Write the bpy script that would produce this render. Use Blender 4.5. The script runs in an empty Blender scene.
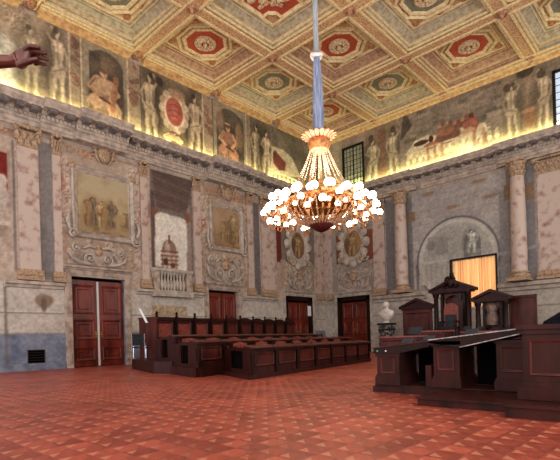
import bpy, bmesh, math, random
import numpy as np
from mathutils import Vector, Matrix
random.seed(7); RNG = np.random.default_rng(7)
PI = math.pi
COL = bpy.context.scene.collection
ZC = 15.62          # underside of the ceiling beams
# ------------------------------------------------------------------ colour / materials
def lin(c):
    r = []
    for v in c[:3]:
        v = v/255.0
        r.append(v/12.92 if v <= .04045 else ((v+.055)/1.055)**2.4)
    return tuple(r)
def lin_arr(a):
    a = np.clip(a/255.0, 0, 1)
    return np.where(a <= .04045, a/12.92, ((a+.055)/1.055)**2.4)
def mat(name, c, c2=None, rough=.6, scale=6.0, lo=.4, hi=.65, metal=0.0, bump=0.0, emit=None, estr=0, detail=4, coat=0, spec=.5, stretch=None):
    m = bpy.data.materials.new(name); m.use_nodes = True
    nt = m.node_tree; n = nt.nodes; L = nt.links
    p = n['Principled BSDF']
    p.inputs['Roughness'].default_value = rough; p.inputs['Metallic'].default_value = metal
    p.inputs['Specular IOR Level'].default_value = spec
    if coat: p.inputs['Coat Weight'].default_value = coat; p.inputs['Coat Roughness'].default_value = .15
    p.inputs['Base Color'].default_value = (*lin(c), 1)
    if c2 is not None or bump:
        tc = n.new('ShaderNodeTexCoord'); mp = n.new('ShaderNodeMapping')
        if stretch: mp.inputs['Scale'].default_value = stretch
        L.new(tc.outputs['Object'], mp.inputs[0])
        nz = n.new('ShaderNodeTexNoise'); nz.inputs['Scale'].default_value = scale; nz.inputs['Detail'].default_value = detail
        L.new(mp.outputs[0], nz.inputs['Vector'])
        if c2 is not None:
            cr = n.new('ShaderNodeValToRGB')
            cr.color_ramp.elements[0].position = lo; cr.color_ramp.elements[0].color = (*lin(c), 1)
            cr.color_ramp.elements[1].position = hi; cr.color_ramp.elements[1].color = (*lin(c2), 1)
            L.new(nz.outputs['Fac'], cr.inputs[0]); L.new(cr.outputs[0], p.inputs['Base Color'])
        if bump:
            b = n.new('ShaderNodeBump'); b.inputs['Strength'].default_value = bump; b.inputs['Distance'].default_value = .02
            L.new(nz.outputs['Fac'], b.inputs['Height']); L.new(b.outputs[0], p.inputs['Normal'])
    if emit:
        p.inputs['Emission Color'].default_value = (*lin(emit), 1); p.inputs['Emission Strength'].default_value = estr
    return m
def mat_painted(name, rough=.75, spec=.3):
    m = bpy.data.materials.new(name); m.use_nodes = True
    n = m.node_tree.nodes; L = m.node_tree.links; p = n['Principled BSDF']
    a = n.new('ShaderNodeVertexColor'); a.layer_name = 'Col'
    tc = n.new('ShaderNodeTexCoord'); nz = n.new('ShaderNodeTexNoise'); nz.inputs['Scale'].default_value = 14; nz.inputs['Detail'].default_value = 5
    L.new(tc.outputs['Object'], nz.inputs['Vector'])
    mr = n.new('ShaderNodeMapRange'); mr.inputs['From Min'].default_value = .3; mr.inputs['From Max'].default_value = .7
    mr.inputs['To Min'].default_value = .93; mr.inputs['To Max'].default_value = 1.07
    L.new(nz.outputs['Fac'], mr.inputs['Value'])
    vm = n.new('ShaderNodeVectorMath'); vm.operation = 'SCALE'
    L.new(a.outputs['Color'], vm.inputs[0]); L.new(mr.outputs[0], vm.inputs['Scale']); L.new(vm.outputs[0], p.inputs['Base Color'])
    p.inputs['Roughness'].default_value = rough; p.inputs['Specular IOR Level'].default_value = spec
    return m
def mat_ornament(name, c, c2, scale=9, rough=.55):
    """gilt vine ornament on a darker ground: warped voronoi lines"""
    m = bpy.data.materials.new(name); m.use_nodes = True
    n = m.node_tree.nodes; L = m.node_tree.links; p = n['Principled BSDF']
    tc = n.new('ShaderNodeTexCoord'); nz = n.new('ShaderNodeTexNoise'); nz.inputs['Scale'].default_value = scale*.6; nz.inputs['Detail'].default_value = 2
    vo = n.new('ShaderNodeTexVoronoi'); vo.feature = 'DISTANCE_TO_EDGE'; vo.inputs['Scale'].default_value = scale*.55
    mx = n.new('ShaderNodeMix'); mx.data_type = 'RGBA'; mx.inputs['Factor'].default_value = .18
    L.new(tc.outputs['Object'], nz.inputs['Vector']); L.new(tc.outputs['Object'], mx.inputs[6]); L.new(nz.outputs['Color'], mx.inputs[7])
    L.new(mx.outputs[2], vo.inputs['Vector'])
    cr = n.new('ShaderNodeValToRGB'); cr.color_ramp.elements[0].position = .06; cr.color_ramp.elements[1].position = .2
    cr.color_ramp.elements[0].color = (*lin(c), 1); cr.color_ramp.elements[1].color = (*lin(c2), 1)
    L.new(vo.outputs['Distance'], cr.inputs[0]); L.new(cr.outputs[0], p.inputs['Base Color'])
    b = n.new('ShaderNodeBump'); b.inputs['Strength'].default_value = .5; b.inputs['Distance'].default_value = .03; b.invert = True
    L.new(vo.outputs['Distance'], b.inputs['Height']); L.new(b.outputs[0], p.inputs['Normal'])
    p.inputs['Roughness'].default_value = rough
    return m

# ------------------------------------------------------------------ frames: (s along, o out of the wall, z) -> world
FW = lambda s, o, z: (s, o, z)
FL = lambda s, o, z: (o, s, z)            # left wall, plane x = 0
FB = lambda s, o, z: (s, -o, z)           # back wall, plane y = 0
FC = lambda s, o, z: (s, z, ZC - o)       # ceiling seen from below; o hangs down
FLt = lambda s, o, z: (o+.012, s, z); FBt = lambda s, o, z: (s, -o-.012, z)   # a hair clear of the wall
def FR(cx, cy, ax, ay):                   # rotated row frame, o to the right-hand side of the direction
    l = math.hypot(ax, ay); ax /= l; ay /= l
    return lambda s, o, z: (cx+ax*s+ay*o, cy+ay*s-ax*o, z)

class MB:
    def __init__(self, fr=FW): self.v = []; self.f = []; self.fr = fr
    def add(self, vs, fs):
        b = len(self.v); fr = self.fr
        self.v += [fr(*p) for p in vs]; self.f += [tuple(b+i for i in f) for f in fs]; return self
    def box(self, s0, s1, o0, o1, z0, z1):
        vs = [(s, o, z) for z in (z0, z1) for o in (o0, o1) for s in (s0, s1)]
        return self.add(vs, [(0,1,3,2),(4,6,7,5),(0,4,5,1),(2,3,7,6),(0,2,6,4),(1,5,7,3)])
    def prism(self, pts, o0, o1):             # polygon in (s,z) extruded along o
        n = len(pts); vs = [(s, o0, z) for s, z in pts]+[(s, o1, z) for s, z in pts]
        fs = [tuple(range(n)), tuple(range(2*n-1, n-1, -1))]+[(i, (i+1) % n, n+(i+1) % n, n+i) for i in range(n)]
        return self.add(vs, fs)
    def plan(self, pts, z0, z1):              # polygon in (s,o) extruded along z
        n = len(pts); vs = [(s, o, z0) for s, o in pts]+[(s, o, z1) for s, o in pts]
        fs = [tuple(range(n)), tuple(range(2*n-1, n-1, -1))]+[(i, (i+1) % n, n+(i+1) % n, n+i) for i in range(n)]
        return self.add(vs, fs)
    def sweep(self, prof, s0, s1):            # profile (o,z) extruded along s
        n = len(prof); vs = [(s0, o, z) for o, z in prof]+[(s1, o, z) for o, z in prof]
        fs = [tuple(range(n)), tuple(range(2*n-1, n-1, -1))]+[(i, (i+1) % n, n+(i+1) % n, n+i) for i in range(n)]
        return self.add(vs, fs)
    def loops(self, loops, cap0=True, cap1=True):   # list of equal-length rings of 3-D points
        n = len(loops[0]); vs = [p for l in loops for p in l]; fs = []
        for k in range(len(loops)-1):
            for i in range(n):
                j = (i+1) % n; fs.append((k*n+i, k*n+j, (k+1)*n+j, (k+1)*n+i))
        if cap0: fs.append(tuple(range(n)))
        if cap1: fs.append(tuple((len(loops)-1)*n+i for i in reversed(range(n))))
        return self.add(vs, fs)
    def ring(self, pts, steps, closed=True):  # moulding around a polygon in (s,z): steps = (scale or inset fn, o)
        c = (sum(p[0] for p in pts)/len(pts), sum(p[1] for p in pts)/len(pts))
        ls = [[(c[0]+(p[0]-c[0])*k, o, c[1]+(p[1]-c[1])*k) for p in pts] for k, o in steps]
        return self.loops(ls, False, not closed)
    def frame(self, s0, s1, z0, z1, w, o, ob=0):      # rectangular picture-frame moulding (outer rect given)
        r = lambda d, oo: [(s0+d, oo, z0+d), (s1-d, oo, z0+d), (s1-d, oo, z1-d), (s0+d, oo, z1-d)]
        ls = [r(0, ob), r(0, ob+o*.6), r(w*.25, ob+o), r(w*.6, ob+o*.8), r(w*.8, ob+o*.45), r(w, ob+o*.4), r(w, ob)]
        return self.loops(ls, False, False)
    def lathe(self, prof, s=0, o=0, n=16, z=0, a0=0, a1=2*PI):   # (r,z) about a vertical axis
        full = abs(a1-a0-2*PI) < 1e-6; m = n if full else n+1
        ls = [[(s+r*math.cos(a0+(a1-a0)*i/n), o+r*math.sin(a0+(a1-a0)*i/n), z+h) for i in range(m)] for r, h in prof]
        return self.loops(ls, True, True)
    def tube(self, pts, r, n=6):
        pts = [Vector(p) for p in pts]; ls = []; up = None
        for i, p in enumerate(pts):
            t = (pts[min(i+1, len(pts)-1)]-pts[max(i-1, 0)])
            if t.length < 1e-9: t = Vector((0, 0, 1))
            t.normalize()
            if up is None: up = t.orthogonal().normalized()
            up = (up-t*up.dot(t))
            up = up.normalized() if up.length > 1e-6 else t.orthogonal().normalized()
            b = t.cross(up); rr = r[i] if isinstance(r, (list, tuple)) else r
            ls.append([tuple(p+up*(rr*math.cos(2*PI*k/n))+b*(rr*math.sin(2*PI*k/n))) for k in range(n)])
        return self.loops(ls)
    def ball(self, s, o, z, r, n=10, m=6, k=(1, 1, 1)):
        ls = [[(s+k[0]*r*math.sin(PI*j/m)*math.cos(2*PI*i/n), o+k[1]*r*math.sin(PI*j/m)*math.sin(2*PI*i/n), z-k[2]*r*math.cos(PI*j/m)) for i in range(n)] for j in range(1, m)]
        b = self.loops(ls, True, True); return b
    def build(self, name, m, parent=None, smooth=None, kind=None):
        me = bpy.data.meshes.new(name)
        off = Vector(parent_world(parent)) if parent is not None else Vector((0, 0, 0))
        me.from_pydata([tuple(Vector(p)-off) for p in self.v], [], self.f)
        bm = bmesh.new(); bm.from_mesh(me)
        bmesh.ops.remove_doubles(bm, verts=bm.verts, dist=1e-5)
        bmesh.ops.recalc_face_normals(bm, faces=bm.faces); bm.to_mesh(me); bm.free()
        if smooth:
            for p in me.polygons: p.use_smooth = True
            me.set_sharp_from_angle(angle=smooth)
        me.materials.append(m)
        o = bpy.data.objects.new(name, me); COL.objects.link(o)
        if parent is not None: o.parent = parent
        if kind: o['kind'] = kind
        return o
def parent_world(p):
    v = Vector((0, 0, 0))
    while p is not None: v = v+Vector(p.location); p = p.parent
    return v
def tag(o, label=None, cat=None, group=None, kind=None):
    if label: o['label'] = label
    if cat: o['category'] = cat
    if group: o['group'] = group
    if kind: o['kind'] = kind
    return o
def thing(name, label, cat, loc=(0, 0, 0), group=None):
    o = bpy.data.objects.new(name, None); o.location = loc; o.empty_display_size = .1; COL.objects.link(o)
    return tag(o, label, cat, group)
def struct(name, loc=(0, 0, 0)):
    o = bpy.data.objects.new(name, None); o.location = loc; COL.objects.link(o); o['kind'] = 'structure'; return o
def single(mb, name, m, label, cat, group=None, smooth=None, loc=None):
    """a thing that is one mesh; its origin is put at its base"""
    vs = np.array(mb.v); c = (float(vs[:, 0].mean()), float(vs[:, 1].mean()), float(vs[:, 2].min()))
    e = bpy.data.objects.new('tmp', None); e.location = c
    o = mb.build(name, m, None, smooth)
    o.data.transform(Matrix.Translation(-Vector(c))); o.location = c
    bpy.data.objects.remove(e)
    return tag(o, label, cat, group)
def copy_tree(o, parent=None):
    c = o.copy(); COL.objects.link(c); c.parent = parent
    for ch in o.children: copy_tree(ch, c)
    return c

# ------------------------------------------------------------------ the painter: a small raster in wall metres
def vnoise(ny, nx, cell, seed):
    r = np.random.default_rng(seed); gy, gx = int(ny/cell)+3, int(nx/cell)+3
    g = r.random((gy, gx)); y = np.arange(ny)/cell; x = np.arange(nx)/cell
    y0 = y.astype(int); x0 = x.astype(int); fy = (y-y0)[:, None]; fx = (x-x0)[None, :]
    fy = fy*fy*(3-2*fy); fx = fx*fx*(3-2*fx)
    a = g[np.ix_(y0, x0)]; b = g[np.ix_(y0, x0+1)]; c = g[np.ix_(y0+1, x0)]; d = g[np.ix_(y0+1, x0+1)]
    return (a*(1-fx)+b*fx)*(1-fy)+(c*(1-fx)+d*fx)*fy
def fbm(ny, nx, cell, seed, octs=4):
    t = 0; w = 0; a = 1.0
    for k in range(octs):
        t = t+a*vnoise(ny, nx, max(cell/2**k, 1.01), seed+k*17); w += a; a *= .55
    return t/w
class Canvas:
    def __init__(self, s0, s1, z0, z1, res=18, col=(150, 140, 130)):
        self.s0, self.s1, self.z0, self.z1 = s0, s1, z0, z1
        self.nx = int(round((s1-s0)*res))+1; self.ny = int(round((z1-z0)*res))+1
        self.S, self.Z = np.meshgrid(np.linspace(s0, s1, self.nx), np.linspace(z0, z1, self.ny))
        self.a = np.zeros((self.ny, self.nx, 3))+np.array(col, float); self.res = res; self.sd = 3
    def blend(self, m, col, al=1.0):
        m = (np.clip(m, 0, 1)*al)[..., None]; self.a = self.a*(1-m)+np.array(col, float)*m; return self
    def rect(self, s0, s1, z0, z1, col, al=1, e=.03):
        m = np.minimum(np.minimum(self.S-s0, s1-self.S), np.minimum(self.Z-z0, z1-self.Z))/e+.5
        return self.blend(m, col, al)
    def grad(self, s0, s1, z0, z1, c0, c1, al=1):
        m = ((self.S >= s0) & (self.S <= s1) & (self.Z >= z0) & (self.Z <= z1)).astype(float)*al
        t = np.clip((self.Z-z0)/(z1-z0), 0, 1)[..., None]; c = np.array(c0, float)*(1-t)+np.array(c1, float)*t
        self.a = self.a*(1-m[..., None])+c*m[..., None]; return self
    def win(self, s0, s1, z0, z1):
        i0 = max(0, int((s0-self.s0)*self.res)-2); i1 = min(self.nx, int((s1-self.s0)*self.res)+4)
        j0 = max(0, int((z0-self.z0)*self.res)-2); j1 = min(self.ny, int((z1-self.z0)*self.res)+4)
        return (slice(j0, max(j0, j1)), slice(i0, max(i0, i1)))
    def bl(self, w, m, col, al):
        m = (np.clip(m, 0, 1)*al)[..., None]; self.a[w] = self.a[w]*(1-m)+np.array(col, float)*m; return self
    def ell(self, s, z, rs, rz, col, al=1, e=.15, rot=0):
        R = max(abs(rs), abs(rz))*(1+e); w = self.win(s-R, s+R, z-R, z+R); ds, dz = self.S[w]-s, self.Z[w]-z
        if rot: c, q = math.cos(rot), math.sin(rot); ds, dz = ds*c+dz*q, -ds*q+dz*c
        d = np.sqrt((ds/rs)**2+(dz/rz)**2); return self.bl(w, (1-d)/e+.5, col, al)
    def poly(self, pts, col, al=1):
        n = len(pts); ins = np.zeros(self.S.shape, bool)
        for i in range(n):
            x0, y0 = pts[i]; x1, y1 = pts[(i+1) % n]
            if y0 == y1: continue
            c = ((y0 > self.Z) != (y1 > self.Z)) & (self.S < (x1-x0)*(self.Z-y0)/(y1-y0)+x0); ins ^= c
        m = ins.astype(float)
        m[1:-1, 1:-1] = (m[1:-1, 1:-1]*2+m[:-2, 1:-1]+m[2:, 1:-1]+m[1:-1, :-2]+m[1:-1, 2:])/6
        return self.blend(m, col, al)
    def line(self, pts, w, col, al=1):
        for (x0, y0), (x1, y1) in zip(pts[:-1], pts[1:]):
            k = self.win(min(x0, x1)-w-.1, max(x0, x1)+w+.1, min(y0, y1)-w-.1, max(y0, y1)+w+.1); S, Z = self.S[k], self.Z[k]
            dx, dy = x1-x0, y1-y0; L2 = dx*dx+dy*dy+1e-9
            t = np.clip(((S-x0)*dx+(Z-y0)*dy)/L2, 0, 1)
            d = np.hypot(S-x0-t*dx, Z-y0-t*dy); self.bl(k, (w-d)/.05+.5, col, al)
        return self
    def noise(self, s0, s1, z0, z1, cell, lo, hi, col, al=1, seed=1, ks=1, octs=4):
        m = ((self.S >= s0) & (self.S <= s1) & (self.Z >= z0) & (self.Z <= z1))
        f = fbm(self.ny, self.nx, cell*self.res, seed, octs)
        f = (f-f.min())/(f.max()-f.min()); return self.blend(np.clip((f-lo)/(hi-lo), 0, 1)*m, col, al)
    def veins(self, s0, s1, z0, z1, cell, w, col, al=1, seed=1):
        m = ((self.S >= s0) & (self.S <= s1) & (self.Z >= z0) & (self.Z <= z1))
        f = fbm(self.ny, self.nx, cell*self.res, seed, 4); return self.blend(np.clip(1-np.abs(f-.5)/w, 0, 1)*m, col, al)
    def texture(self, amp=.12, cell=.16, seed=5, amp2=.1, cell2=.9):
        f = fbm(self.ny, self.nx, cell*self.res, seed, 2); g = fbm(self.ny, self.nx, cell2*self.res, seed+5, 4)
        f = (f-f.mean())/f.std(); g = (g-g.mean())/g.std()
        self.a = self.a*(1+amp*np.clip(f, -2, 2)*.5+amp2*np.clip(g, -2, 2)*.5)[..., None]; return self
    def fade(self, k):
        g = self.a.mean(axis=2, keepdims=True); self.a = self.a*(1-k)+g*k*np.array((1.05, 1.0, .9)); return self
    def mesh(self, name, fr, o, m, parent=None, s0=None, s1=None, z0=None, z1=None, holes=(), mask=None):
        s0 = self.s0 if s0 is None else s0; s1 = self.s1 if s1 is None else s1
        z0 = self.z0 if z0 is None else z0; z1 = self.z1 if z1 is None else z1
        i0 = int(round((s0-self.s0)*self.res)); i1 = min(int(round((s1-self.s0)*self.res)), self.nx-1)
        j0 = int(round((z0-self.z0)*self.res)); j1 = min(int(round((z1-self.z0)*self.res)), self.ny-1)
        i0 = max(i0, 0); j0 = max(j0, 0)
        S = self.S[j0:j1+1, i0:i1+1].ravel(); Z = self.Z[j0:j1+1, i0:i1+1].ravel(); nx = i1-i0+1; ny = j1-j0+1
        off = parent_world(parent) if parent is not None else Vector((0, 0, 0))
        vs = np.array([fr(s, o, z) for s, z in zip(S, Z)])-np.array(off)
        J, I = np.meshgrid(np.arange(ny-1), np.arange(nx-1), indexing='ij'); J = J.ravel(); I = I.ravel()
        a = J*nx+I; cs = S[a]+.5/self.res; cz = Z[a]+.5/self.res; keep = np.ones(len(a), bool)
        for h in holes: keep &= ~((cs > h[0]) & (cs < h[1]) & (cz > h[2]) & (cz < h[3]))
        if mask is not None: keep &= mask(cs, cz)
        a = a[keep]; F = np.stack([a, a+1, a+nx+1, a+nx], 1)
        me = bpy.data.meshes.new(name); me.from_pydata(vs.tolist(), [], F.tolist())
        c = np.ones((len(vs), 4), np.float32); c[:, :3] = lin_arr(self.a[j0:j1+1, i0:i1+1].reshape(-1, 3))
        at = me.color_attributes.new('Col', 'FLOAT_COLOR', 'POINT'); at.data.foreach_set('color', c.ravel())
        me.materials.append(m)
        p0 = Vector(fr(s0, o, z0))
        ob = bpy.data.objects.new(name, me); COL.objects.link(ob)
        if parent is not None: ob.parent = parent
        else:
            ob.data.transform(Matrix.Translation(-p0)); ob.location = p0
        return ob
def figure(cv, s0, s1, z0, z1, col=(185, 165, 125), dark=(95, 80, 55), seed=0, robe=None):
    """a standing half-draped figure painted in the box s0..s1, z0..z1"""
    r = random.Random(seed); w = (s1-s0)*1.3; h = (z1-z0); c = (s0+s1)/2; robe = robe or tuple(v*.92 for v in col); d = r.choice((-1, 1))
    P = lambda x, y: (c+d*x*w, z0+y*h)
    E = lambda x, y, rx, ry, k, al=1, rot=0, e=.35: cv.ell(*P(x, y), rx*w, ry*h, k, al, e, rot*d)
    mul = lambda k, f: tuple(min(255, v*f) for v in k)
    sh = mul(col, .6); hl = mul(col, 1.16); md = mul(col, .82)
    E(.14, .48, .46, .52, dark, .75, 0, .6)
    # legs: one straight, one bent
    cv.poly([P(-.2, 0), P(-.02, 0), P(.02, .26), P(.06, .5), P(-.22, .5), P(-.24, .26)], md, .95)
    cv.poly([P(.1, 0), P(.26, 0), P(.3, .12), P(.26, .3), P(.2, .5), P(-.02, .5), P(.1, .28), P(.16, .14)], md, .95)
    E(-.14, .36, .07, .15, hl, .6); E(-.13, .13, .05, .1, hl, .5); E(.16, .38, .08, .13, hl, .45, -.2); E(.2, .14, .04, .09, hl, .4)
    cv.line([P(.02, .02), P(.03, .46)], w*.035, sh, .7); E(.0, .26, .05, .2, sh, .5)
    # torso
    cv.poly([P(-.22, .48), P(.2, .48), P(.17, .6), P(.25, .76), P(.2, .83), P(-.2, .83), P(-.27, .77), P(-.17, .62)], col, .97)
    E(-.1, .75, .11, .05, hl, .7); E(.1, .745, .1, .05, hl, .45); E(-.02, .64, .1, .07, md, .6); E(.17, .65, .07, .13, sh, .7); cv.line([P(.0, .8), P(-.01, .52)], w*.018, sh, .6)
    # loin drapery
    cv.poly([P(-.25, .56), P(.24, .5), P(.28, .36), P(.1, .42), P(-.1, .38), P(-.3, .46)], robe, .9); cv.line([P(-.2, .53), P(.22, .46)], w*.02, mul(robe, .6), .8)
    cv.poly([P(.2, .5), P(.36, .42), P(.34, .1), P(.26, .06)], mul(robe, .78), .85)
    # arms
    m = r.random()
    cv.line([P(-.22, .79), P(-.36, .68), P(-.3, .54)], w*.055, md, .95); cv.line([P(-.24, .78), P(-.37, .68)], w*.02, hl, .5)
    if m > .45: cv.line([P(.21, .8), P(.36, .88), P(.2, .97)], w*.055, md, .95); cv.line([P(.36, .88), P(.22, .95)], w*.02, sh, .6)
    else: cv.line([P(.21, .8), P(.35, .68), P(.12, .6)], w*.055, md, .95); cv.line([P(.35, .68), P(.16, .6)], w*.02, sh, .6)
    # neck and head
    cv.line([P(0, .82), P(.02, .88)], w*.05, md); E(.03, .915, .1, .055, col, 1, 0, .2); E(.0, .92, .05, .035, hl, .6); E(.06, .945, .1, .035, mul(dark, .8), .9); E(.1, .91, .04, .04, mul(dark, .8), .7)
def scrolls(cv, s0, s1, z0, z1, col, dark, seed=0, n=10):
    r = random.Random(seed)
    for _ in range(n):
        s = r.uniform(s0, s1); z = r.uniform(z0, z1); q = r.uniform(.08, .2); a0 = r.uniform(0, 6.28); d = r.choice((-1, 1))
        pts = [(s+q*(1-k/14)*math.cos(a0+d*k*.5), z+q*(1-k/14)*math.sin(a0+d*k*.5)) for k in range(13)]
        cv.line([(p[0]+.03, p[1]-.03) for p in pts], .035, dark, .6); cv.line(pts, .03, col, .9)
# ------------------------------------------------------------------ materials
M_PAINT = mat_painted('frescoed_plaster')
M_STONE = mat('warm_stone', (180, 160, 144), (136, 116, 104), .7, 3.5, bump=.15)
M_STONEL = mat('pale_stone', (186, 172, 158), (150, 136, 124), .7, 3, bump=.12)
M_PINK = mat('pink_veined_marble', (188, 167, 154), (140, 92, 84), .5, 2.6, .5, .72, detail=7)
M_GREYM = mat('grey_marble', (128, 120, 116), (96, 90, 88), .55, 3, .4, .7)
M_BLUE = mat('blue_grey_marble', (122, 126, 138), (84, 90, 108), .5, 3, .38, .65, detail=6)
M_GILT = mat('ochre_gilt_stone', (180, 148, 118), (120, 94, 74), .6, 9, .4, .7, bump=.3)
M_COR = mat('cornice_stone', (188, 170, 154), (136, 120, 110), .7, 4, .35, .7, bump=.12)
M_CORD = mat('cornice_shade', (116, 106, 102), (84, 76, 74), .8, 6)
M_WOOD = mat('dark_walnut', (58, 23, 18), (30, 12, 10), .42, 5, .35, .7, spec=.16, stretch=(1, 1, .25))
M_WOODR = mat('red_walnut_panel', (84, 34, 25), (46, 18, 14), .36, 4, .35, .7, spec=.2, stretch=(1, 1, .3))
M_WOODD = mat('black_walnut', (38, 16, 13), (22, 10, 8), .4, 6, .4, .7, spec=.15)
M_DOOR = mat('polished_mahogany', (118, 44, 29), (66, 22, 16), .32, 2.5, .35, .7, spec=.3, stretch=(1, 1, .3))
M_LEATH = mat('red_leather', (132, 60, 48), (92, 36, 30), .38, 9, .4, .7, spec=.35)
M_BLACK = mat('black_leather', (22, 22, 26), (38, 38, 44), .45, 8, spec=.15)
M_DARK = mat('shadowed_interior', (12, 8, 8), None, .9, spec=.02)
M_CREAM = mat('cream_moulding', (236, 214, 168), (202, 172, 124), .6, 7, .4, .7)
M_BEAM = mat('gilded_timber', (214, 176, 124), (174, 126, 84), .55, 5, .38, .66, bump=.15)
M_BEAMP = mat('pink_timber', (190, 152, 122), (146, 106, 84), .6, 5, .38, .66, bump=.15)
M_SAGE = mat('sage_cove', (190, 176, 150), (150, 134, 108), .65, 5, .38, .66)
M_ORN = mat_ornament('vine_ornament', (218, 184, 140), (176, 116, 82), 18)
M_ORN2 = mat_ornament('rinceau_ornament', (210, 176, 130), (158, 98, 68), 20)
M_REDF = mat('vermilion_ground', (192, 78, 54), (150, 54, 38), .6, 16, .35, .7, bump=.25)
M_GREYF = mat('grey_green_ground', (138, 136, 118), (104, 102, 86), .6, 12, .35, .7, bump=.25)
M_ROSE = mat('carved_rosette', (226, 202, 162), (166, 122, 90), .6, 10, .4, .65, bump=.4)
M_IRON = mat('black_iron', (30, 28, 28), None, .5, metal=.6)
M_BRASS = mat('old_brass', (196, 140, 70), (130, 84, 40), .32, 9, metal=.85)
M_WHITE = mat('white_marble', (232, 222, 214), (204, 192, 184), .45, 5)
M_CHROME = mat('chrome', (200, 202, 208), None, .15, metal=1)
M_PAPER = mat('white_paper', (226, 226, 226), None, .7)
M_SLATE = mat('dark_monitor', (34, 35, 39), (46, 48, 54), .45, 4, spec=.15)
M_BRONZE = mat('dark_bronze', (92, 44, 34), (58, 26, 22), .34, 7, .35, .7, metal=.35)

# ------------------------------------------------------------------ floor
def floor_material():
    m = bpy.data.materials.new('terracotta_floor'); m.use_nodes = True
    nt = m.node_tree; n = nt.nodes; L = nt.links; p = n['Principled BSDF']
    def math_(op, a, b=None, c=None):
        k = n.new('ShaderNodeMath'); k.operation = op
        for i, v in enumerate((a, b, c)):
            if v is None: continue
            if isinstance(v, (int, float)): k.inputs[i].default_value = v
            else: L.new(v, k.inputs[i])
        return k.outputs[0]
    tc = n.new('ShaderNodeTexCoord'); sp = n.new('ShaderNodeSeparateXYZ'); L.new(tc.outputs['Object'], sp.inputs[0])
    P = .25
    gx = math_('DIVIDE', sp.outputs[0], P); gy = math_('DIVIDE', sp.outputs[1], P)
    fx = math_('FRACT', gx); fy = math_('FRACT', gy)
    s = math_('ADD', fx, fy)
    tri = math_('MULTIPLY', math_('LESS_THAN', s, .72), math_('MULTIPLY', math_('GREATER_THAN', fx, .12), math_('GREATER_THAN', fy, .12)))
    # every third and fourth course is left plain or shows dark triangles
    cx = math_('MODULO', math_('FLOOR', gx), 2.0)
    dk = math_('MULTIPLY', math_('GREATER_THAN', s, 1.55), 1.0)
    joint = math_('MAXIMUM', math_('LESS_THAN', fx, .05), math_('LESS_THAN', fy, .05))
    nz = n.new('ShaderNodeTexNoise'); nz.inputs['Scale'].default_value = 9; nz.inputs['Detail'].default_value = 3; L.new(tc.outputs['Object'], nz.inputs['Vector'])
    nb = n.new('ShaderNodeTexNoise'); nb.inputs['Scale'].default_value = .55; nb.inputs['Detail'].default_value = 5; L.new(tc.outputs['Object'], nb.inputs['Vector'])
    vm = n.new('ShaderNodeVectorMath'); vm.operation = 'FLOOR'; vs = n.new('ShaderNodeVectorMath'); vs.operation = 'SCALE'; vs.inputs['Scale'].default_value = 1/P
    L.new(tc.outputs['Object'], vs.inputs[0]); L.new(vs.outputs[0], vm.inputs[0])
    wn = n.new('ShaderNodeTexWhiteNoise'); L.new(vm.outputs[0], wn.inputs['Vector'])
    base = n.new('ShaderNodeValToRGB'); e = base.color_ramp.elements
    e[0].position = .3; e[0].color = (*lin((126, 50, 38)), 1); e[1].position = .7; e[1].color = (*lin((170, 76, 57)), 1)
    tone = math_('ADD', math_('MULTIPLY', nz.outputs['Fac'], .6), math_('MULTIPLY', wn.outputs['Value'], .4)); L.new(tone, base.inputs[0])
    def mix(fac, a, col, k=1.0):
        x = n.new('ShaderNodeMix'); x.data_type = 'RGBA'
        L.new(math_('MULTIPLY', fac, k), x.inputs['Factor']); L.new(a, x.inputs[6])
        x.inputs[7].default_value = (*lin(col), 1); return x.outputs[2]
    vis = math_('MULTIPLY', tri, math_('ADD', math_('MULTIPLY', math_('GREATER_THAN', nb.outputs['Fac'], .42), .4), .3))
    c = mix(vis, base.outputs[0], (190, 122, 94))
    c = mix(math_('MULTIPLY', dk, .35), c, (98, 48, 44))
    c = mix(math_('MULTIPLY', joint, .35), c, (90, 40, 34))
    mr = n.new('ShaderNodeMapRange'); mr.inputs['From Min'].default_value = .3; mr.inputs['From Max'].default_value = .7; mr.inputs['To Min'].default_value = .8; mr.inputs['To Max'].default_value = 1.12
    L.new(nb.outputs['Fac'], mr.inputs['Value'])
    sc = n.new('ShaderNodeVectorMath'); sc.operation = 'SCALE'; L.new(c, sc.inputs[0]); L.new(mr.outputs[0], sc.inputs['Scale'])
    L.new(sc.outputs[0], p.inputs['Base Color'])
    rr = n.new('ShaderNodeMapRange'); rr.inputs['To Min'].default_value = .3; rr.inputs['To Max'].default_value = .55; L.new(nz.outputs['Fac'], rr.inputs['Value']); L.new(rr.outputs[0], p.inputs['Roughness'])
    p.inputs['Specular IOR Level'].default_value = .4
    return m
MB().box(-.3, 25, -31.5, .3, -.3, 0).build('floor', floor_material(), kind='structure')

# ------------------------------------------------------------------ left wall, painted architecture
STN = (178, 158, 140); PNK = (184, 163, 149); VEIN = (138, 92, 84); GLD = (168, 128, 86)
cl = Canvas(-31, 0, 0, 15.62, 18, STN)
cl.rect(-31, 0, 3.7, 10.3, (176, 156, 140)); cl.noise(-31, 0, 3.7, 10.3, 1.3, .45, .75, (146, 124, 110), .6, 3)
cl.rect(-31, 0, 1.55, 3.7, (184, 172, 160)); cl.noise(-31, 0, 1.55, 3.7, .9, .45, .8, (158, 146, 136), .6, 9)
cl.rect(-31, 0, 0, 1.55, (116, 120, 134)); cl.noise(-31, 0, 0, 1.55, .7, .4, .75, (84, 92, 114), .8, 11); cl.noise(-31, 0, 0, 1.55, .4, .55, .8, (150, 152, 160), .35, 12)
cl.rect(-31, 0, 0, .3, (84, 88, 100))
for z in (2.45, 1.58): cl.line([(-31, z), (0, z)], .035, (112, 104, 98), .8); cl.line([(-31, z+.06), (0, z+.06)], .03, (192, 186, 176), .8)
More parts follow.
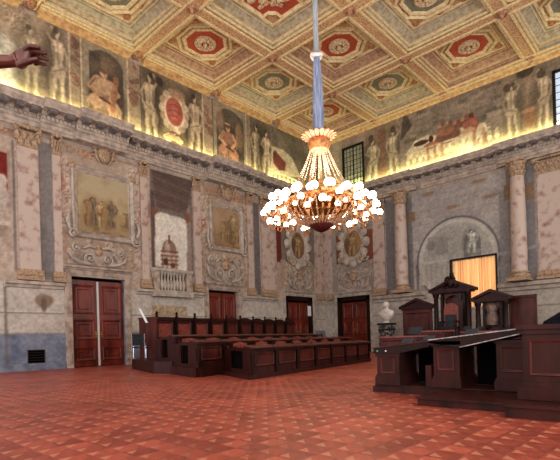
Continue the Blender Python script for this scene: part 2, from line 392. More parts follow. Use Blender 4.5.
# far left red niche with a bust on a bracket
cl.rect(-31, -21.24, 6.86, 9.05, (112, 26, 18)); cl.rect(-21.24, -21.13, 6.82, 9.13, (150, 132, 120))
cl.ell(*(-21.51, 7.21), .28, .62, (176, 160, 148), 1, .3); cl.ell(*(-21.46, 7.87), .2, .26, (188, 172, 160), 1, .3)
cl.poly([(-22.01, 6.06), (-21.25, 6.11), (-21.41, 5.59), (-22.02, 5.34)], (150, 128, 112)); cl.line([(-22.01, 6.06), (-21.25, 6.11)], .08, (196, 178, 162))
cl.line([(-21.03, 4.2), (-21.03, 9.6)], .05, (104, 92, 86), .7); cl.line([(-20.96, 7.3), (-20.96, 8.8)], .06, (96, 84, 82), .8)
cl.line([(-21.46, .2), (-21.46, 3.6)], .06, (104, 96, 90), .8)
# ornament under the pilasters
cl.ell(*(-19.97, 2.98), .32, .3, (112, 92, 74), .9, .5); cl.ell(*(-20.13, 3.01), .2, .18, (128, 106, 86), .9, .4); cl.ell(*(-19.76, 3.03), .2, .18, (128, 106, 86), .9, .4); cl.ell(*(-19.97, 2.8), .12, .3, (104, 84, 68), .9, .4)
# grey recess strips between the paired pilasters
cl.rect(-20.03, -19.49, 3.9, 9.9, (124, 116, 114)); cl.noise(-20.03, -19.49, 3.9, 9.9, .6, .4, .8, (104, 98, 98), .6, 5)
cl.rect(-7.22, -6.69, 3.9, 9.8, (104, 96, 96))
# recessed balcony bay with a painted sky and dome
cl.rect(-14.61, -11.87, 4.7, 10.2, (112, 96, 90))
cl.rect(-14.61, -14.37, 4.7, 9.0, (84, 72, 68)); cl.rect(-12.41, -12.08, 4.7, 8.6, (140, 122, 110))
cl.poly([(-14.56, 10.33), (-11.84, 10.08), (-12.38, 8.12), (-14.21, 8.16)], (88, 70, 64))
for v in range(6):
    cl.line([(-14.51, 10.03), (-11.92, 9.66)] if v == 0 else [(-14.51, 10.03-.3*v), (-11.92, 9.66-.3*v)], .03, (126, 92, 76) if v % 2 else (70, 58, 56), .7)
cl.poly([(-14.35, 7.77), (-14.04, 7.93), (-12.53, 7.82), (-12.33, 7.69), (-12.43, 4.9), (-14.44, 5.04)], (212, 202, 190))
cl.noise(-14.27, -12.43, 4.9, 7.7, .9, .5, .8, (228, 214, 200), .5, 21)
cl.poly([(-14.51, 8.15), (-14.16, 8.06), (-14.29, 7.78), (-14.47, 7.64), (-14.73, 3.25)], (120, 76, 56), .8); cl.poly([(-12.52, 8.15), (-12.11, 8.17), (-12.13, 7.72), (-12.4, 7.56)], (116, 72, 54), .9)
sx = -13.52
cl.ell(sx, 5.87, .46, .66, (134, 106, 90), 1, .08); cl.ell(sx-.12, 5.98, .16, .5, (190, 172, 156), .8, .4)
cl.line([(sx, 6.36), (sx, 6.73)], .06, (116, 62, 42)); cl.rect(sx-.5, sx+.5, 4.96, 5.82, (178, 164, 150))
for k, v in enumerate((251, 256, 262, 267)): cl.line([(sx-.52, 5.82-.23*k+.05), (sx+.52, 5.82-.23*k+.1)], .045, (120, 62, 44), .9)
for k in range(4): cl.line([(sx-.45+.28*k, 5.01), (sx-.45+.28*k, 5.66)], .03, (112, 70, 54), .8)
cl.ell(sx-.25, 5.33, .14, .2, (70, 48, 42)); cl.ell(sx+.2, 5.17, .14, .16, (96, 48, 38))
# panel of scrollwork below the balcony
cl.rect(*(-14.69, -12.51, 2.44, 2.98), (156, 134, 106)); scrolls(cl, *(-14.57, -12.57, 2.5, 2.92), (180, 158, 126), (120, 96, 72), 5, 18)
# reddish strip beside the corner bay, medallion bay ground
cl.rect(*(-5.12, -4.63, 6.23, 10.44), (96, 34, 26)); cl.rect(*(-4.63, -1.04, 6.22, 10.84), (120, 104, 94))
cl.rect(*(-4.76, -1.19, 4.46, 6.44), (148, 130, 112)); scrolls(cl, *(-4.56, -1.42, 4.6, 6.29), (176, 158, 136), (110, 92, 76), 8, 22)
# pink veining over the marble fields
for a, b, sd in ((-20.96, -20.05, 31), (-19.47, -18.82, 32), (-15.7, -14.62, 33), (-11.95, -10.96, 34), (-8.06, -7.29, 35), (-6.66, -5.15, 36), (-1.06, 0, 37)):
    cl.rect(a, b, 3.9, 9.7, PNK, .8); cl.veins(a, b, 3.9, 9.7, 1.1, .035, VEIN, .8, sd); cl.noise(a, b, 3.9, 9.7, .45, .62, .78, (146, 96, 86), .7, sd+20)
for R, sd in (((-19.17, -18.63, 5.76, 9.48), 61), ((-15.82, -15.38, 5.72, 9.77), 62), ((-11.37, -10.86, 6.27, 9.4), 63), ((-8.13, -7.79, 6.16, 9.5), 64)):
    scrolls(cl, R[0], R[1], R[2], R[3], (192, 172, 154), (112, 92, 80), sd, 26)
for R, sd in (((-19.06, -15.61, 4.65, 6.36), 71), ((-11.32, -7.96, 4.18, 6.58), 72), ((-4.66, -1.31, 4.32, 6.44), 73)):
    cl.rect(R[0], R[1], R[2], R[3], (158, 134, 116), .7); scrolls(cl, R[0]+.15, R[1]-.15, R[2]+.15, R[3]-.1, (196, 172, 148), (108, 82, 68), sd, 40)
# band of rinceaux between the capitals
for sd, (a, b, zlo, zhi) in enumerate(((-18.84, -17.63, 9.73, 10.34), (-16.49, -15.24, 10.03, 10.53), (-11.16, -9.89, 9.5, 10.09), (-8.88, -7.62, 9.61, 10.11), (-21.48, -20.88, 9.84, 10.34))):
    zc = (zlo+zhi)/2; r = (a, b, zc-.22, zc+.22)
    cl.rect(r[0], r[1], r[2]-.1, r[3]+.1, (150, 128, 112)); scrolls(cl, *r, (186, 142, 112), (116, 84, 66), sd+1, 12)
cl.rect(-31, 0, 10.1, 11.3, (160, 144, 132))

# the frieze, painted as one run of scenes and cut into separate frescoes below
fl = Canvas(-31, 0, 11.2, 15.62, 22, (138, 118, 100)); F0, F1 = 11.2, 15.62
fl.noise(-31, 0, F0, F1, 1.2, .4, .75, (104, 90, 76), .7, 41); fl.noise(-31, 0, F0, F1, .5, .55, .8, (146, 132, 104), .5, 42)
def vbar(cv, s0, s1, col=(140, 122, 92), orn=True, sd=0, z1=15.4):
    cv.rect(s0, s1, F0, z1, (150, 136, 108)); cv.rect(s0+.06, s1-.06, F0, z1, col)
    cv.line([(s0, F0), (s0, z1)], .035, (178, 164, 128)); cv.line([(s1, F0), (s1, z1)], .035, (80, 66, 48))
    if orn: scrolls(cv, s0+.14, s1-.14, 13.0, z1-.2, (128, 84, 62), (96, 70, 52), sd, 12)
# landscape with sky at far left
fl.poly([(-22.41, 14.36), (-20.93, 13.85), (-20.33, 13.44), (-20.29, 11.92), (-22.49, 11.09)], (150, 156, 140)); fl.noise(-31, -20.26, F0, 14.5, .9, .45, .7, (196, 200, 186), .8, 43)
fl.rect(-31, -20.5, 11.79, 12.13, (170, 164, 128)); 
for k in range(9): fl.ell(-20.6-.33*k, 11.92, .1, .3, (196, 186, 140), .9, .3)
fl.ell(*(-20.83, 14.74), 1.3, .9, (146, 130, 100), .8, .5); scrolls(fl, -21.29, -20.22, 14.3, 15.3, (170, 154, 120), (96, 84, 62), 6, 12)
figure(fl, -20.65, -19.76, 11.4, 14.9, (158, 146, 112), (96, 88, 66), 2)
figure(fl, -19.51, -18.63, 11.4, 15.3, (176, 160, 126), (78, 68, 48), 3)
vbar(fl, -18.58, -18.09, sd=3); vbar(fl, -18.05, -17.88, (128, 118, 90), False)
def niche(cv, s0, s1, ztop, sd):
    c = (s0+s1)/2; w = (s1-s0)/2
    cv.rect(s0-.05, s1+.05, F0, ztop, (132, 122, 96)); cv.rect(s0+.2, s1-.2, F0, ztop-w*.7, (74, 64, 50)); cv.ell(c, ztop-w*.75, w-.2, w*.62, (84, 74, 58), 1, .05)
    cv.noise(s0+.2, s1-.2, F0, ztop-.4, .6, .5, .8, (58, 48, 38), .7, sd)
def seated(cv, s, zb, h, w, robe, skin, dark, sd, crown=False):
    r = random.Random(sd); k = lambda x, y: (s+x*w, zb+y*h)
    cv.ell(*k(.08, .4), .5*w, .46*h, dark, .8, .3)
    cv.poly([k(-.34, 0), k(.3, 0), k(.42, .16), k(.46, .34), k(.26, .46), k(.24, .62), k(.2, .74), k(-.2, .75), k(-.27, .62), k(-.26, .48), k(-.46, .36), k(-.4, .16)], robe, .95); cv.ell(*k(-.3, .14), .1*w, .14*h, tuple(v*.62 for v in robe), .6, .5); cv.ell(*k(.02, .16), .09*w, .16*h, tuple(v*.55 for v in robe), .7, .5); cv.ell(*k(.0, .47), .2*w, .05*h, tuple(v*.6 for v in robe), .6, .5)
    for i in range(9):
        x = -.4+.1*i; cv.line([k(x, .03), k(x*.7+r.uniform(-.08, .08), .36)], .05*w/1.5, tuple(v*.6 for v in robe), .7)
        cv.line([k(x+.05, .05), k(x*.7+.05, .3)], .035*w/1.5, tuple(min(255, v*1.25) for v in robe), .6)
    cv.ell(*k(-.2, .36), .17*w, .1*h, tuple(min(255, v*1.2) for v in robe), .9, .4); cv.ell(*k(.2, .34), .17*w, .1*h, tuple(min(255, v*1.15) for v in robe), .9, .4)
    cv.line([k(-.21, .7), k(-.36, .56), k(-.12, .47)], .06*w, skin, .95); cv.line([k(.21, .7), k(.36, .56), k(.16, .46)], .055*w, skin, .9); cv.line([k(-.2, .7), k(-.34, .57)], .02*w, tuple(v*.6 for v in skin), .8)
    cv.ell(*k(0, .62), .19*w, .13*h, tuple(min(255, v*1.1) for v in robe), .9, .4); cv.line([k(-.1, .43), k(.24, .38)], .03*w, (76, 34, 24), .9); cv.ell(*k(.02, .78), .05*w, .035*h, skin, 1, .4)
    cv.ell(*k(0, .82), .1*w, .07*h, skin, 1, .3); cv.ell(*k(0, .86), .12*w, .05*h, (90, 60, 40), .9, .4)
    if crown: cv.line([k(-.1, .9), k(.1, .9)], .05, (190, 140, 70)); cv.line([k(.36, .45), k(.42, .95)], .03, (160, 130, 80))
niche(fl, -17.87, -15.75, 15.3, 51)
seated(fl, -16.95, 11.45, 3.2, 2.0, (156, 122, 88), (168, 124, 90), (66, 52, 42), 4)
fl.ell(-16.76, 14.55, .35, .4, (112, 88, 66), .8, .5); fl.line([(-16.55, 12.4), (-16.32, 14.0)], .14, (150, 92, 56), .8)
vbar(fl, -15.7, -14.98, sd=7)
fl.rect(-14.91, -11.01, F0, 15.4, (92, 82, 62)); fl.noise(-14.91, -11.01, F0, F1, .7, .4, .7, (126, 112, 82), .8, 53)
figure(fl, -14.97, -13.96, 11.4, 15.2, (180, 160, 120), (60, 50, 36), 5); figure(fl, -12.12, -11.01, 11.4, 15.1, (180, 158, 118), (60, 50, 36), 8)
cx, cz = -12.95, 13.58
for k in range(14):
    a = k*2*PI/14; fl.ell(cx+.72*math.cos(a), cz+.95*math.sin(a), .26, .26, (184, 166, 130) if k % 2 else (160, 136, 98), 1, .3)
fl.ell(cx, cz, .68, .9, (196, 180, 144), 1, .08); fl.ell(cx, cz, .54, .76, (170, 66, 50), 1, .08); fl.ell(cx-.1, cz+.05, .3, .6, (186, 92, 70), .7, .6)
for k in range(3): fl.line([(cx-.35, cz-.3+.3*k), (cx+.1, cz-.2+.3*k), (cx+.36, cz-.34+.3*k)], .03, (140, 36, 24), .7)
seated(fl, cx-.1, 11.4, 1.2, 1.5, (150, 124, 82), (180, 146, 100), (80, 62, 42), 9); fl.ell(cx+.2, 14.6, .5, .3, (150, 112, 76), .8, .5); fl.ell(cx-.9, 14.9, .25, .25, (60, 42, 34), .9, .5)
vbar(fl, -11.02, -10.29, sd=9)
niche(fl, -10.21, -7.64, 15.25, 55)
seated(fl, -9.13, 11.45, 3.0, 1.8, (140, 92, 66), (196, 142, 96), (58, 46, 34), 11, True); fl.ell(-9.74, 14.2, .3, .8, (140, 110, 76), .7, .5); fl.ell(-8.23, 13.6, .35, .8, (152, 110, 70), .7, .5)
vbar(fl, -7.64, -7.21, (134, 118, 88), False)
fl.rect(-7.2, -5.38, F0, 15.4, (98, 90, 66))
figure(fl, -7.22, -6.23, 11.4, 15.0, (176, 160, 116), (62, 56, 38), 12); figure(fl, -6.32, -5.28, 11.4, 14.9, (182, 166, 122), (62, 56, 38), 15)
fl.rect(-5.28, 0, F0, F1, (112, 108, 80)); fl.noise(-5.28, 0, F0, F1, .9, .4, .7, (88, 84, 60), .8, 57)
fl.poly([(-5.27, 13.95), (-4.18, 13.99), (-3.26, 13.69), (-2.35, 12.51), (-5.54, 12.01)], (186, 180, 134)); fl.poly([(-5.19, 13.57), (-4.8, 13.61), (-3.91, 13.17), (-4.04, 12.58), (-4.65, 12.5), (-5.22, 12.83)], (132, 52, 34)); fl.ell(*(-4.95, 13.5), .22, .22, (110, 60, 44))
for k in range(8): fl.ell(-5.43+.42*k, 11.95, .12, .3, (172, 164, 118), .9, .3)
fl.line([(-5.53, 12.35), (-2.9, 12.2)], .06, (190, 182, 136))
fl.grad(-31, 0, 15.3, 15.62, (150, 122, 84), (150, 122, 84), .8)

# door openings and niche of the left wall
D1 = ((-18.8, -16.21, 0.02, 4.17)); D2 = (-11.02, -8.72, 0, 4.0); D3 = (-4.43, -1.5, 0, 4.0)
D1 = (D1[0], D1[1], 0, 4.15)
VENT = (-20.67, -20.0, 0.14, 0.87)
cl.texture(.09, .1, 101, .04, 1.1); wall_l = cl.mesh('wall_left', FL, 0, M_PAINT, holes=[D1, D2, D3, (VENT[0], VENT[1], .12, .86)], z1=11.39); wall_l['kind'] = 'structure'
MB(FL).box(-31, 0, -.02, 0, 11.39, 15.62).build('wall_left_upper', M_STONE, kind='structure')
MB(FL).box(-31, 0, -.45, -.3, 0, 15.62).build('wall_left_core', M_DARK, kind='structure')
fl.texture(.12, .1, 103, .08, .7); fl.a *= np.array((1.14, 1.06, 1.08)); fl.fade(.38)
LEFT_FRESCOES = [
 (-31, -19.64, 'pale landscape fresco with balustrade and statue, behind the bronze hand'),
 (-19.64, -18.58, 'fresco of a standing draped figure just right of the bronze hand'),
 (-18.58, -17.88, 'narrow painted pilaster with red scrollwork, right of the bronze hand'),
 (-17.88, -15.7, 'fresco of a seated prophet in an orange robe in an arched niche'),
 (-15.7, -14.92, 'narrow painted pilaster between the prophet and the red shield'),
 (-14.92, -11.01, 'fresco of a red oval shield held between two standing figures'),
 (-11.02, -10.29, 'narrow painted pilaster between the red shield and the crowned seated figure'),
 (-10.29, -7.3, 'fresco of a crowned seated figure in a rust robe in a niche'),
 (-7.3, -5.28, 'fresco of a pair of standing nude figures left of the chandelier crown'),
 (-5.28, 0, 'fresco of a red-cloaked figure on a balcony in the room corner')]
for a, b, lab in LEFT_FRESCOES:
    tag(fl.mesh('frescoed_picture', FL, .006, M_PAINT, s0=a, s1=b, z0=11.4, z1=15.3), lab, 'fresco', 'frieze frescoes above the cornice')

# ------------------------------------------------------------------ back wall
cb = Canvas(0, 24, 0, 15.62, 18, STN)
cb.rect(0, 24, 3.8, 10.3, (140, 132, 126)); cb.noise(0, 24, 3.8, 10.3, 1.2, .4, .75, (104, 100, 102), .7, 61)
cb.rect(0, 24, 0, 3.8, (174, 164, 154)); cb.noise(0, 24, 0, 3.8, .9, .45, .8, (150, 142, 134), .5, 62); cb.line([(4, 2.45), (24, 2.45)], .035, (112, 104, 98), .8)
cb.rect(0, 0.82, 3.8, 9.8, PNK); cb.veins(0, 0.82, 3.8, 9.8, 1, .04, VEIN, .9, 63)
cb.rect(*(0.82, 4.29, 4.4, 9.72), (150, 140, 132)); cb.rect(*(1.19, 4.3, 6.37, 8.49), (120, 60, 40), .9)
cb.rect(*(0.94, 4.31, 4.39, 6.38), (150, 134, 124)); scrolls(cb, *(1.11, 4.23, 4.39, 6.23), (184, 170, 158), (100, 88, 80), 12, 30)
cb.rect(4.29, 5.29, 3.9, 9.7, (176, 160, 152)); cb.veins(4.29, 5.29, 3.9, 9.7, .9, .04, VEIN, .9, 64)
cb.rect(5.29, 6.03, 3.9, 9.9, (116, 110, 110)); cb.rect(6.82, 7.24, 3.9, 9.9, (120, 114, 112))
# painted loggia: coffered grey vault over a lunette with a niche statue
x0, x1 = 7.24, 12.93
cb.rect(x0, x1, 3.9, 10.2, (166, 156, 150)); cb.noise(x0, x1, 3.9, 10.2, .8, .35, .7, (128, 124, 126), .3, 66); cb.noise(x0, x1, 3.9, 10.2, .35, .55, .8, (134, 128, 124), .5, 67)
for (s, z) in ((8.36, 9.87), (9.85, 8.73), (11.47, 9.89), (12.06, 8.88), (9.15, 10.42)):
    cb.ell(s, z, .42, .12, (134, 104, 74), .8, .6)
for k in range(5):
    cb.line([(x0+.1, 9.7-.42*k), (x1-.1, 9.7-.42*k)], .025, (140, 134, 132), .7)
ax0, ax1 = 7.6, 12.42; ac = (ax0+ax1)/2; aw = (ax1-ax0)/2
zb, zt = 5.55, 8.02
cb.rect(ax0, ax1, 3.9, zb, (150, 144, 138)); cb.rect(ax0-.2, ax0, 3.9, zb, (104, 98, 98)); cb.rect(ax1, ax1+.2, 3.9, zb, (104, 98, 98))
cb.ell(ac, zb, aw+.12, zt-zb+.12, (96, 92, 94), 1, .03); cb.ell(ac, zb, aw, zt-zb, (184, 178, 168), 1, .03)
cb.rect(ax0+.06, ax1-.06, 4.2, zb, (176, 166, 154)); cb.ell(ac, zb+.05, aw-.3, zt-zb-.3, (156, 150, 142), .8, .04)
cb.line([(ax0+.05, zb+.02), (ax1-.05, zb+.02)], .05, (186, 180, 170))
cb.ell(10.98, 6.19, .5, .95, (116, 112, 108), 1, .08); cb.rect(10.98-.5, 10.98+.5, 5.6, 6.19, (116, 112, 108)); figure(cb, 10.98-.36, 10.98+.36, 5.75, 7.2, (196, 190, 180), (96, 92, 88), 31)
cb.rect(*(8.26, 9.53, 5.9, 7.14), (148, 142, 134)); cb.ell(*(8.45, 6.59), .3, .3, (126, 120, 114), .9, .3); cb.rect(*(8.78, 9.47, 5.99, 6.98), (138, 132, 126))
cb.noise(x0, x1, 4.0, 6.0, .7, .5, .8, (180, 172, 162), .5, 68)
for k in range(7): cb.line([(7.45+.33*k, 3.9), (7.45+.33*k, 5.3)], .03, (130, 112, 96), .5)
# ground right of the loggia
cb.rect(12.93, 14.34, 3.9, 9.9, (124, 118, 118)); cb.rect(12.51, 13.04, 3.9, 9.0, (134, 128, 126))
cb.rect(*(12.81, 13.23, 8.43, 9.32), (128, 100, 74), .9); cb.rect(*(13.93, 14.33, 8.18, 9.15), (128, 100, 74), .9); cb.rect(*(6.89, 7.44, 8.35, 8.99), (128, 100, 74), .9)
cb.rect(14.39, 24, 3.9, 9.8, (184, 168, 158)); cb.veins(14.39, 24, 3.9, 9.8, 1, .04, VEIN, .95, 69); cb.noise(14.39, 24, 3.9, 9.8, .5, .62, .8, (150, 98, 88), .7, 70)
cb.line([(11.96, 5.46), (14.05, 5.59), (15.47, 5.78)], .08, (168, 166, 170), .5)
cb.rect(0, 24, 10.1, 11.3, (160, 146, 134))
fb = Canvas(0, 24, 11.2, 15.62, 22, (142, 126, 106))
fb.noise(0, 24, F0, F1, 1.1, .4, .7, (116, 102, 84), .7, 71); fb.noise(0, 24, F0, F1, .4, .55, .8, (150, 138, 108), .5, 72)
fb.rect(0, 1.95, F0, F1, (146, 140, 108))
fb.rect(3.94, 6.39, F0, 15.4, (132, 116, 86)); fb.rect(4.91, 5.51, F0, 15.0, (128, 92, 62))
figure(fb, 3.94, 5.05, 11.5, 14.6, (178, 166, 126), (84, 72, 50), 21); figure(fb, 5.51, 6.54, 11.5, 14.8, (176, 164, 126), (84, 72, 50), 23)
fb.ell(4.38, 14.65, .2, .22, (84, 62, 46)); fb.ell(6.07, 14.7, .2, .22, (84, 62, 46))
fb.rect(6.54, 12.84, F0, 15.5, (128, 116, 98)); r = random.Random(5)
for k in range(60):
    s = r.uniform(6.68, 12.62); z = r.uniform(13.1, 15.3); q = r.choice(((106, 98, 82), (146, 132, 108), (116, 106, 90), (92, 84, 70))); fb.rect(s, s+r.uniform(.5, 1.1), z, z+.24, q, .75)
fb.poly([(6.7, 13.79), (7.42, 14.52), (6.9, 15.68), (6.55, 13.84)], (66, 60, 46), .8)
fb.poly([(7.02, 12.91), (7.59, 13.44), (8.47, 13.54), (9.24, 13.23), (10.59, 13.27), (11.9, 13.17), (12.06, 12.66), (11.6, 12.46), (11.02, 11.95), (7.08, 12.38)], (188, 178, 146))
fb.ell(*(7.99, 13.19), .5, .16, (70, 44, 30)); fb.ell(*(8.66, 13.23), .16, .22, (66, 34, 24)); fb.ell(*(8.71, 12.84), .55, .2, (146, 84, 52)); fb.ell(*(8.97, 12.94), .2, .16, (160, 96, 64))
fb.ell(*(9.73, 13.07), .8, .42, (112, 66, 50), 1, .2); fb.ell(*(9.62, 13.41), .6, .24, (156, 92, 60), .9, .4)
for k in range(9): fb.ell(9.19+.24*k, 13.8+.1*math.sin(k), .12, .12, (134, 70, 50) if k % 2 else (172, 120, 74), 1, .3)
fb.ell(*(10.59, 13.5), .5, .14, (124, 62, 46)); fb.ell(*(11.06, 13.4), .42, .4, (140, 74, 54), 1, .25); fb.ell(*(11.13, 13.79), .17, .2, (104, 50, 36)); fb.line([(10.77, 13.44), (11.07, 13.58), (11.46, 13.21), (11.28, 12.86)], .11, (158, 80, 54)); fb.ell(*(10.93, 12.98), .4, .2, (176, 134, 98), .9, .3)
for k in range(17):
    s = 7.08+.42*k; fb.ell(s, 12.35, .12, .32, (172, 160, 116), .95, .3); fb.ell(s, 12.22, .14, .14, (196, 184, 136), .9, .3)
fb.line([(6.95, 12.78), (12.16, 12.78)], .06, (180, 168, 126))
for u in (428, 434, 440, 466, 473): fb.line([(8.44+(u-428)*.075, 12.0), (8.44+(u-428)*.075, 12.8)], .1, (142, 86, 62), .6)
fb.rect(12.84, 24, F0, 15.4, (124, 112, 86)); fb.rect(13.86, 14.56, F0, 15.2, (132, 110, 86)); fb.poly([(13.68, 14.31), (15.16, 14.89), (15.14, 14.27), (13.67, 13.77)], (160, 140, 108), .7)
figure(fb, 12.89, 13.77, 11.7, 14.9, (174, 158, 120), (84, 74, 54), 25); figure(fb, 14.51, 15.32, 11.7, 15.1, (176, 158, 124), (84, 74, 54), 26)
fb.ell(*(14.24, 12.69), .34, .62, (128, 88, 56), 1, .15); fb.ell(*(14.2, 13.03), .4, .12, (160, 118, 80), .9, .3); fb.ell(*(14.06, 15.2), .45, .35, (64, 56, 42), 1, .3)
fb.ell(*(13.13, 14.64), .2, .22, (84, 64, 48)); fb.ell(*(14.82, 14.72), .22, .22, (84, 64, 48))
fb.grad(0, 24, 15.3, 15.62, (150, 122, 84), (150, 122, 84), .8)
D4 = (1.18, 3.97, 0, 3.95)
W1 = (2.06, 3.73, 11.61, 14.56); W2 = (15.4, 15.4+1.8, W1[2], W1[3]); W3 = (9.66, 12.31, 3.01, 5.53)
W3 = (W3[0], W3[1], 2.6, W3[3])
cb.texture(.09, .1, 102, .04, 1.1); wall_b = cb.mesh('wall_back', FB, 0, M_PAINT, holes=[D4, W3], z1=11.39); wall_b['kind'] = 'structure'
for a, b_, c_, d_ in ((0, W1[0], 11.39, 15.62), (W1[1], W2[0], 11.39, 15.62), (W2[1], 24, 11.39, 15.62), (W1[0], W1[1], W1[3], 15.62), (W2[0], W2[1], W2[3], 15.62), (W1[0], W1[1], 11.39, W1[2]), (W2[0], W2[1], 11.39, W2[2])):
    if d_ > c_: MB(FB).box(a, b_, -.02, 0, c_, d_).build('wall_back_upper', M_STONE, kind='structure')
for args in ((0, W3[0]-.3, 0, 15.62), (W3[1]+.3, 24, 0, 15.62), (W3[0]-.3, W3[1]+.3, 0, W3[2]-.3), (W3[0]-.3, W3[1]+.3, W3[3]+.3, 15.62)):
    MB(FB).box(args[0], args[1], -.6, -.3, args[2], args[3]).build('wall_back_core', M_DARK, kind='structure')
fb.texture(.12, .1, 104, .08, .7); fb.a *= np.array((1.12, 1.05, 1.06)); fb.fade(.38)
BACK_FRESCOES = [
 (0, 3.86, 'pale plain fresco field around the small corner window'),
 (3.86, 6.54, 'fresco of two standing figures beside the small corner window'),
 (6.54, 12.84, 'brick ruin fresco with red-clothed figures leaning over a balustrade'),
 (12.84, 24, 'fresco of two standing figures flanking a hanging vase')]
for a, b, lab in BACK_FRESCOES:
    hs = [W1] if a == 0 else ([W2] if b == 24 else [])
    tag(fb.mesh('frescoed_picture', FB, .006, M_PAINT, s0=a, s1=b, z0=11.4, z1=15.3, holes=hs), lab, 'fresco', 'frieze frescoes above the cornice')
# ------------------------------------------------------------------ entablature
def entablature(fr0, segs, dz, dn1, name):
    fr = lambda s, o, z: fr0(s, o, z+dz*(z > 10.95))
    """segs = (s0, s1, extra projection); one run of cornice with dentils and modillions"""
    a, bnd, dn, md = MB(fr), MB(fr), MB(fr), MB(fr)
    for s0, s1, e in segs:
        a.sweep([(0, 10.3), (.08+e, 10.3), (.08+e, 10.42), (.12+e, 10.44), (.12+e, 10.6), (.18+e, 10.64), (0, 10.64)], s0, s1)
        a.sweep([(0, 10.64), (.2+e, 10.64), (.22+e, 10.72), (.24+e, 10.74), (.24+e, 10.88), (.34+e, 10.9), (.34+e, 11.0), (0, 11.0)], s0, s1)
        a.sweep([(0, 11.0), (.72+e, 11.0), (.72+e, 11.12), (.8+e, 11.2), (.84+e, 11.3), (.84+e, 11.38), (.3+e, 11.38), (0, 11.3)], s0, s1)
        n = max(1, int((s1-s0)/.17))
        for i in range(n):
            s = s0+(i+.5)*(s1-s0)/n; dn.box(s-.05, s+.05, .2+e, .31+e, 10.74, 10.87)
        n = max(1, int((s1-s0)/.56))
        for i in range(n):
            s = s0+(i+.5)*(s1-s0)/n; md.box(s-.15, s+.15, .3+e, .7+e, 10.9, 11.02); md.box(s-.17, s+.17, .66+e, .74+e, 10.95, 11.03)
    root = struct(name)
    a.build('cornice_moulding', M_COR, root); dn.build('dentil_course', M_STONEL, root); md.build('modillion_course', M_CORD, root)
LB = [-20.02, -18.59, -16.09, -11.07, -8.39, -6.93]
entablature(FL, [(-31, LB[0], 0), (LB[0], LB[1], .2), (LB[1], LB[2], .42), (LB[2], LB[3], 0), (LB[3], LB[4], .36), (LB[4], LB[5], .18), (LB[5], 0, 0)], .06, 0, 'trim_1')
entablature(FB, [(0, 4.38, 0), (4.38, 7.66, .2), (7.66, 12.55, 0), (12.55, 24, .2)], 0, 0, 'trim_2')
# ledge over the dado
led = [(0, 3.5), (.08, 3.52), (.12, 3.62), (.22, 3.66), (.24, 3.78), (0, 3.8)]
for i, (a, bb) in enumerate(((-21.5, -19.15), (-15.58, -11.38), (-8.31, -5.24), (-1.3, 0))):
    MB(FL).sweep(led, a, bb).build('trim_%d' % (3+i), M_STONEL, kind='structure')
MB(FB).sweep(led, 0, 0.57).build('trim_7', M_STONEL, kind='structure')
MB(FB).sweep([(0, 3.3), (.15, 3.34), (.2, 3.5), (.42, 3.56), (.46, 3.74), (0, 3.8)], 4.33, 8.1).build('trim_8', M_STONEL, kind='structure')
MB(FB).sweep([(0, 3.3), (.15, 3.34), (.2, 3.5), (.42, 3.56), (.46, 3.74), (0, 3.8)], 12.45, 24).build('trim_9', M_STONEL, kind='structure')
b_ = MB(FL)
for a, bb in ((-31, D1[0]-.35), (D1[1]+.35, D2[0]-.3), (D2[1]+.3, D3[0]-.25), (D3[1]+.25, 0)): b_.sweep([(0, 0), (.08, 0), (.08, .24), (.03, .3), (0, .3)], a, bb)
b_.build('baseboard_left', M_BLUE, kind='structure')
b_ = MB(FB)
for a, bb in ((0, D4[0]-.3), (D4[1]+.3, 24)): b_.sweep([(0, 0), (.08, 0), (.08, .24), (.03, .3), (0, .3)], a, bb)
b_.build('baseboard_back', M_BLUE, kind='structure')

